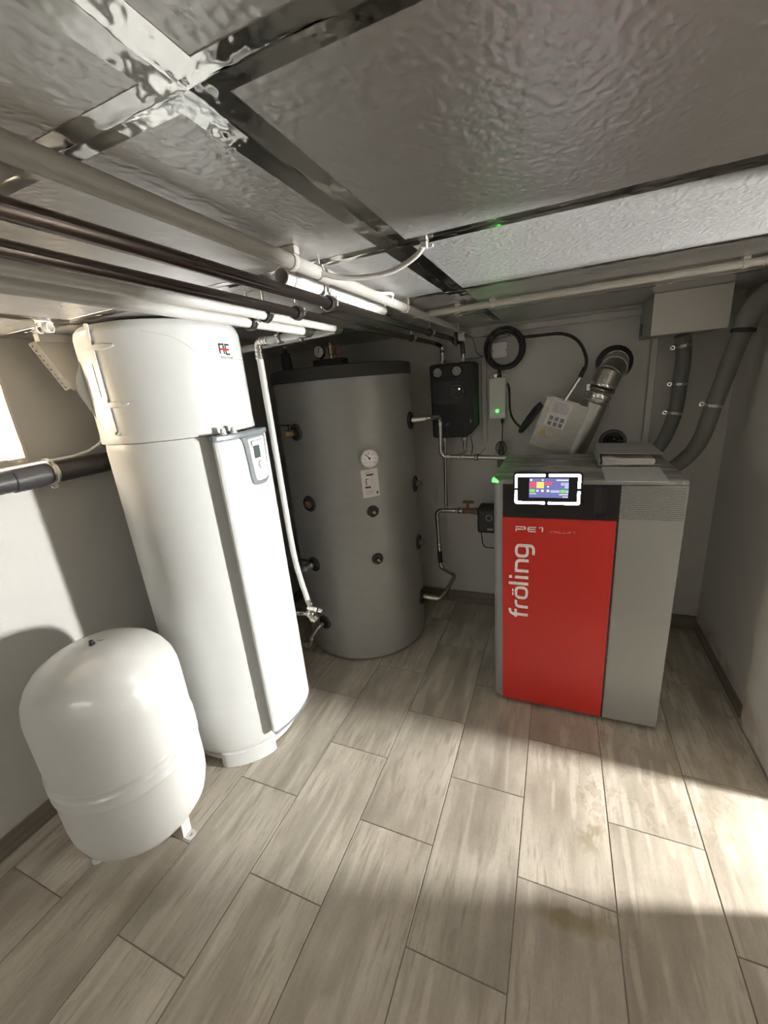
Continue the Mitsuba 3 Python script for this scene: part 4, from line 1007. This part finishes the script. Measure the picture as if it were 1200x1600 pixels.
def fl_at(m, off): return at(m, A + np.array([0, off, 0]), -V_, U)
fbx = lambda x0, y0, x1, y1: sbox(-x1, y0, -x0, y1)
hous = fl_at(ext(fbx(.020, -.02, .250, .258), .135), .075)
cut = tube([A - U * .35, A + U * .40], FR + .0008, 36)
hous = trimesh.boolean.difference([hous, cut], engine='manifold')
put('flue_filter__housing', hous, 'mat_sheet_steel', 20)
put('flue_filter__lid_seam', fl_at(ext(fbx(.068, -.024, .254, -.018), .136), .075), 'mat_steel', False)
put('flue_filter__rivet_flange', fl_at(cat(ext(fbx(.07, .2582, .23, .263), .10)), .065), 'mat_steel', False)
stx = fbx(.105, .105, .215, .252)
put('flue_filter__label', fl_at(ext(stx, .0012), -.0601), 'mat_print_white', False, label='white printed sticker')
lines = [fbx(.112 + .004 * (i % 3), .243 - .0072 * i, .208 - .012 * (i % 2), .2455 - .0072 * i) for i in range(9)]
put('flue_filter__label__print', fl_at(ext(shapely.union_all(lines), .0016), -.0601), 'mat_print_grey', False); L('flue_filter__label__print', kind='stuff')
for i in range(3):
    for j in range(2):
        put('flue_filter__label__symbol', fl_at(ext(fbx(.118 + .030 * i, .112 + .030 * j, .138 + .030 * i, .134 + .030 * j), .0016), -.0601), 'mat_print_grey', False)
tri = Polygon([(-.225, .052), (-.185, .052), (-.205, .088)])
put('flue_filter__warning_triangle', fl_at(ext(tri.buffer(.003) - tri.buffer(-.0035), .0012), -.0601), 'mat_yellow', False, label='orange warning triangle')
put('flue_filter__warning_triangle__bolt', fl_at(ext(Polygon([(-.207, .078), (-.200, .066), (-.204, .066), (-.203, .056), (-.211, .069), (-.206, .069)]), .0013), -.0601), 'mat_yellow', False)
put('flue_filter__insulator_tube', cat(tube([(.030, 2.565, 1.485), (.100, 2.57, 1.605)], .0115, 16), disc((.036, 2.565, 1.495), (.5, 0, .86), .017, .014)), 'mat_bright_steel', 35)
put('flue_filter__bracket', cat(tube([(.045, 2.60, 1.478), (.075, 2.60, 1.462)], .006, 8), tube([(.085, 2.60, 1.458), (.095, 2.60, 1.475)], .004, 8)), 'mat_steel', 35)
L('flue_filter', 'tilted sheet steel filter box with stickers on the flue above the boiler', 'filter box')

# round wall opening behind the binder
oc = (.306, YB, 1.215)
put('flue_inlet__rim', lathe([(.052, -.001), (.074, -.001), (.074, .006), (.070, .012), (.056, .012), (.052, .006), (.052, -.001)], 48, oc, (0, -1, 0)), 'mat_dark_grey', 35)
put('flue_inlet__disc', disc((oc[0], YB, oc[2]), (0, -1, 0), .054, .004, .001, 40), 'mat_black', 35)
put('flue_inlet__crossbar', cat(bx(oc[0] - .046, oc[0] + .046, YB - .014, YB - .003, oc[2] + .012, oc[2] + .032, .003), bx(oc[0] - .022, oc[0] + .022, YB - .018, YB - .003, oc[2] - .03, oc[2] + .014, .003)), 'mat_dark_steel', False)
put('flue_inlet__screw', disc((oc[0] + .006, YB - .019, oc[2] + .018), (0, -1, 0), .005, .004), 'mat_bright_steel', 35)
L('flue_inlet', 'dark round cap in the back wall just above the ring binder', 'wall cap')

# ------------------------------------------------------------------ pale conduits at the back, wall box, hoses
XX = (1, 0, 0)
put('cross_conduit__pipe', tube([(-.53, 1.872, 1.933), (.62, 1.872, 1.933)], .0125, 22), 'mat_pale_conduit', 35)
for x_ in (-.405, -.262, .55): clip('cross_conduit', (x_, 1.872, 1.933), XX, .0125, ZC - .001)
put('cross_conduit__joint_piece', tube(rounded([(-.44, 1.872, 1.933), (-.535, 1.872, 1.933), (-.60, 1.86, 1.93)], .01), .009, 14), 'mat_pale_conduit', 35)
put('cross_conduit__end_elbow', tube(rounded([(.60, 1.872, 1.933), (.675, 1.872, 1.933), (.675, 1.81, 1.933), (.675, 1.79, 1.954)], .03), .0145, 18), 'mat_pale_conduit', 35)
L('cross_conduit', 'pale round conduit crossing the ceiling in front of the wall box', 'conduit')
put('rear_cable_duct__duct', bx(-.43, .43, YB - .026, YB, 1.900, 1.936, .003), 'mat_pale_conduit', False)
put('rear_cable_duct__lid', bx(-.43, .43, YB - .029, YB - .0255, 1.906, 1.930, .001), 'mat_pale_conduit', False)
L('rear_cable_duct', 'pale flat cable duct along the top of the back wall', 'conduit')
put('thin_wire__wire', tube(curve([(-.54, 2.76, 1.902), (-.44, 2.775, 1.893), (-.38, 2.78, 1.895), (-.30, 2.775, 1.888), (-.43, 2.785, 1.865)], 24), .002, 7), 'mat_dark_grey', True)
L('thin_wire', 'thin dark wire slung above the black cable coil', 'cable')
wy = 2.44
put('wall_box__case', bx(.395, .69, wy + .004, YB, 1.772, ZC - .002, .003), 'mat_silver_paint', False)
put('wall_box__cover', bx(.393, .692, wy, wy + .004, 1.770, ZC - .002, .001), 'mat_pale_conduit', False)
put('wall_box__hinge', bx(.388, .395, YB - .09, YB - .05, 1.79, 1.85, .002), 'mat_dark_grey', False)
L('wall_box', 'pale square metal box hanging under the ceiling at the back right', 'box')
h1 = curve([(.565, 2.66, 1.772), (.588, 2.68, 1.65), (.590, 2.70, 1.52), (.586, 2.70, 1.40), (.565, 2.69, 1.30), (.528, 2.68, 1.205), (.46, 2.66, 1.12), (.40, 2.64, 1.08)], 60)
put('grey_hose__hose', tube(h1, .034, 24), 'mat_hose_grey', True)
def hose_clip(key, pts, z, r):
    i = int(np.argmin(abs(pts[:, 2] - z))); t = pts[i + 1] - pts[i - 1]
    t /= np.linalg.norm(t)
    k = put(key + '__band_clip', ring(pts[i] - t * .007, t, r - .001, r + .0028, .014, 28), 'mat_steel', 35)
    sd = np.cross(t, [0, 1, 0]); sd /= np.linalg.norm(sd)
    c = pts[i] + np.array([0, -1, 0]) * (r + .006) * .8 - sd * r * .3
    put(k + '__lock', cat(disc(c - sd * .012, sd, .006, .026), hexnut(c + sd * .014, sd, .0065, .006)), 'mat_bright_steel', 35)
    put(k + '__eye', lathe([(.006, -.003), (.011, -.003), (.011, .003), (.006, .003), (.006, -.003)], 16, pts[i] - sd * (r + .013), (0, 1, .2)), 'mat_bright_steel', 35)
for z in (1.722, 1.525, 1.37): hose_clip('grey_hose', h1, z, .034)
L('grey_hose', 'grey hose with three band clips hanging from the wall box to the boiler', 'hose')
hy = 2.42
h2 = curve([(.742, hy, 1.750), (.722, hy + .01, 1.66), (.698, hy + .02, 1.52), (.676, hy + .03, 1.40), (.664, hy + .05, 1.30), (.635, hy + .08, 1.20), (.565, hy + .11, 1.11), (.47, hy + .14, 1.05)], 60)
put('grey_hose_001__hose', tube(h2, .036, 24), 'mat_hose_grey', True)
hose_clip('grey_hose_001', h2, 1.43, .036)
put('grey_hose_001__elbow', tube(curve([(.742, hy, 1.748), (.752, hy, 1.80), (.768, hy - .03, 1.852), (.784, hy - .12, 1.885), (.790, hy - .30, 1.892), (.790, 1.75, 1.892)], 40), .043, 26), 'mat_duct_grey', True, label='thicker grey duct elbow')
put('grey_hose_001__joint_ring', ring((.740, hy, 1.742), (.1, 0, 1), .036, .046, .016, 30), 'mat_rubber', 35)
put('grey_hose_001__hanger', tube([(.785, hy + .02, 1.752), (.848, hy + .02, 1.757)], .003, 8), 'mat_steel', 35)
L('grey_hose_001', 'grey hose along the right wall under a thick duct elbow', 'hose')

# ------------------------------------------------------------------ left wall: drain pipe, cable, bracket plate
dp = [(-1.872, YF + .02, 1.437), (-1.872, 1.75, 1.437)]
put('drain_pipe__pipe', tube(dp, .043, 32), 'mat_drain', 35)
put('drain_pipe__socket', cat(ring((-1.872, .835, 1.437), YX, .042, .0475, .10, 32)), 'mat_drain', 35)
k = put('drain_pipe__hoop', ring((-1.872, .962, 1.437), YX, .0425, .047, .022, 32), 'mat_steel', 35, label='galvanised hoop')
put(k + '__lug', cat(bx(-1.882, -1.862, .966, .980, 1.372, 1.392, .002), disc((-1.872, .960, 1.382), YX, .006, .03)), 'mat_steel', 35)
put(k + '__stud', tube([(-1.91, .973, 1.437), (-1.965, .973, 1.437)], .005, 10), 'mat_steel', 35)
L('drain_pipe', 'black drain pipe running level along the left wall below the window', 'pipe')
wr = [(-1.862, YF + .05, 1.489), (-1.850, .45, 1.487), (-1.842, .80, 1.483), (-1.838, .96, 1.487), (-1.838, 1.09, 1.494), (-1.826, 1.16, 1.520), (-1.800, 1.185, 1.56), (-1.782, 1.19, 1.605)]
put('white_cable__cable', tube(curve(wr, 60), .0055, 12), 'mat_white_plastic', True)
put('white_cable__tie', ring((-1.868, .962, 1.441), YX, .0535, .0555, .008, 28), 'mat_white_plastic', 35)
put('white_cable__plug', bx(-1.795, -1.772, 1.172, 1.20, 1.598, 1.655, .004), 'mat_white_plastic', False)
L('white_cable', 'white cable lying along the black drain pipe and up to the heater', 'cable')
bp = Polygon([(1.030, 1.925), (1.205, 1.925), (1.205, 1.74), (1.115, 1.745)])
put('sheet_bracket__plate', at(ext(bp, .0025), (-1.815, 0, 0), (0, 1, 0), (0, 0, 1)), 'mat_pale_conduit', False)
fd = np.array([0, 1.112 - 1.030, 1.752 - 1.925]); fd /= np.linalg.norm(fd)
fx = np.cross(fd, [1.0, 0, 0])
put('sheet_bracket__flange', at(ext(sbox(0, 0, .19, .026) - shapely.union_all([Point(.012 + .0185 * i, .018).buffer(.0035, quad_segs=3) for i in range(10)]), .002), (-1.8135, 1.030, 1.925), fd, (-.75, -.6, -.25)), 'mat_pale_conduit', False, label='perforated folded edge')
put('sheet_bracket__hook', cat(bx(-1.83, -1.80, 1.04, 1.19, 1.924, ZC - .001, .001)), 'mat_pale_conduit', False)
L('sheet_bracket', 'pale tapering sheet metal bracket with a perforated edge, behind the heater hood', 'bracket')
put('ceiling_pipe_clip__ring', cat(ring((-1.575, .940, 1.933), (1, .35, 0), .013, .017, .018, 24), ring((-1.600, .931, 1.933), (1, .35, 0), .013, .016, .008, 24)), 'mat_white_plastic', 35)
put('ceiling_pipe_clip__foot', bx(-1.60, -1.56, .925, .955, 1.948, ZC - .001, .001), 'mat_white_plastic', False)
L('ceiling_pipe_clip', 'empty white pipe clip on the ceiling near the window', 'clip')

# ------------------------------------------------------------------ cables drooping from the ceiling
dc = [(-.590, .935, 1.950), (-.560, .955, 1.934), (-.505, .985, 1.912), (-.44, 1.01, 1.905), (-.375, 1.025, 1.910), (-.325, 1.025, 1.925), (-.300, 1.022, 1.940), (-.292, 1.02, 1.953)]
put('drooping_cable__cable', tube(curve(dc, 50), .0062, 12), 'mat_pale_conduit', True)
put('drooping_cable__clip', cat(bx(-.300, -.284, 1.012, 1.030, 1.940, ZC - .002, .002), disc((-.283, 1.026, 1.944), (1, 0, 0), .004, .010)), 'mat_white_plastic', 35)
L('drooping_cable', 'pale cable sagging in a bow under the ceiling joint crossing', 'cable')
d2 = [(-.600, 1.175, 1.948), (-.575, 1.23, 1.938), (-.548, 1.30, 1.934), (-.530, 1.36, 1.936), (-.521, 1.405, 1.940), (-.523, 1.418, 1.938), (-.540, 1.425, 1.925), (-.560, 1.43, 1.915)]
put('white_ceiling_cable__cable', tube(curve(d2, 40), .0050, 12), 'mat_white_plastic', True)
L('white_ceiling_cable', 'short brightly lit white cable bending over the ceiling conduit', 'cable')
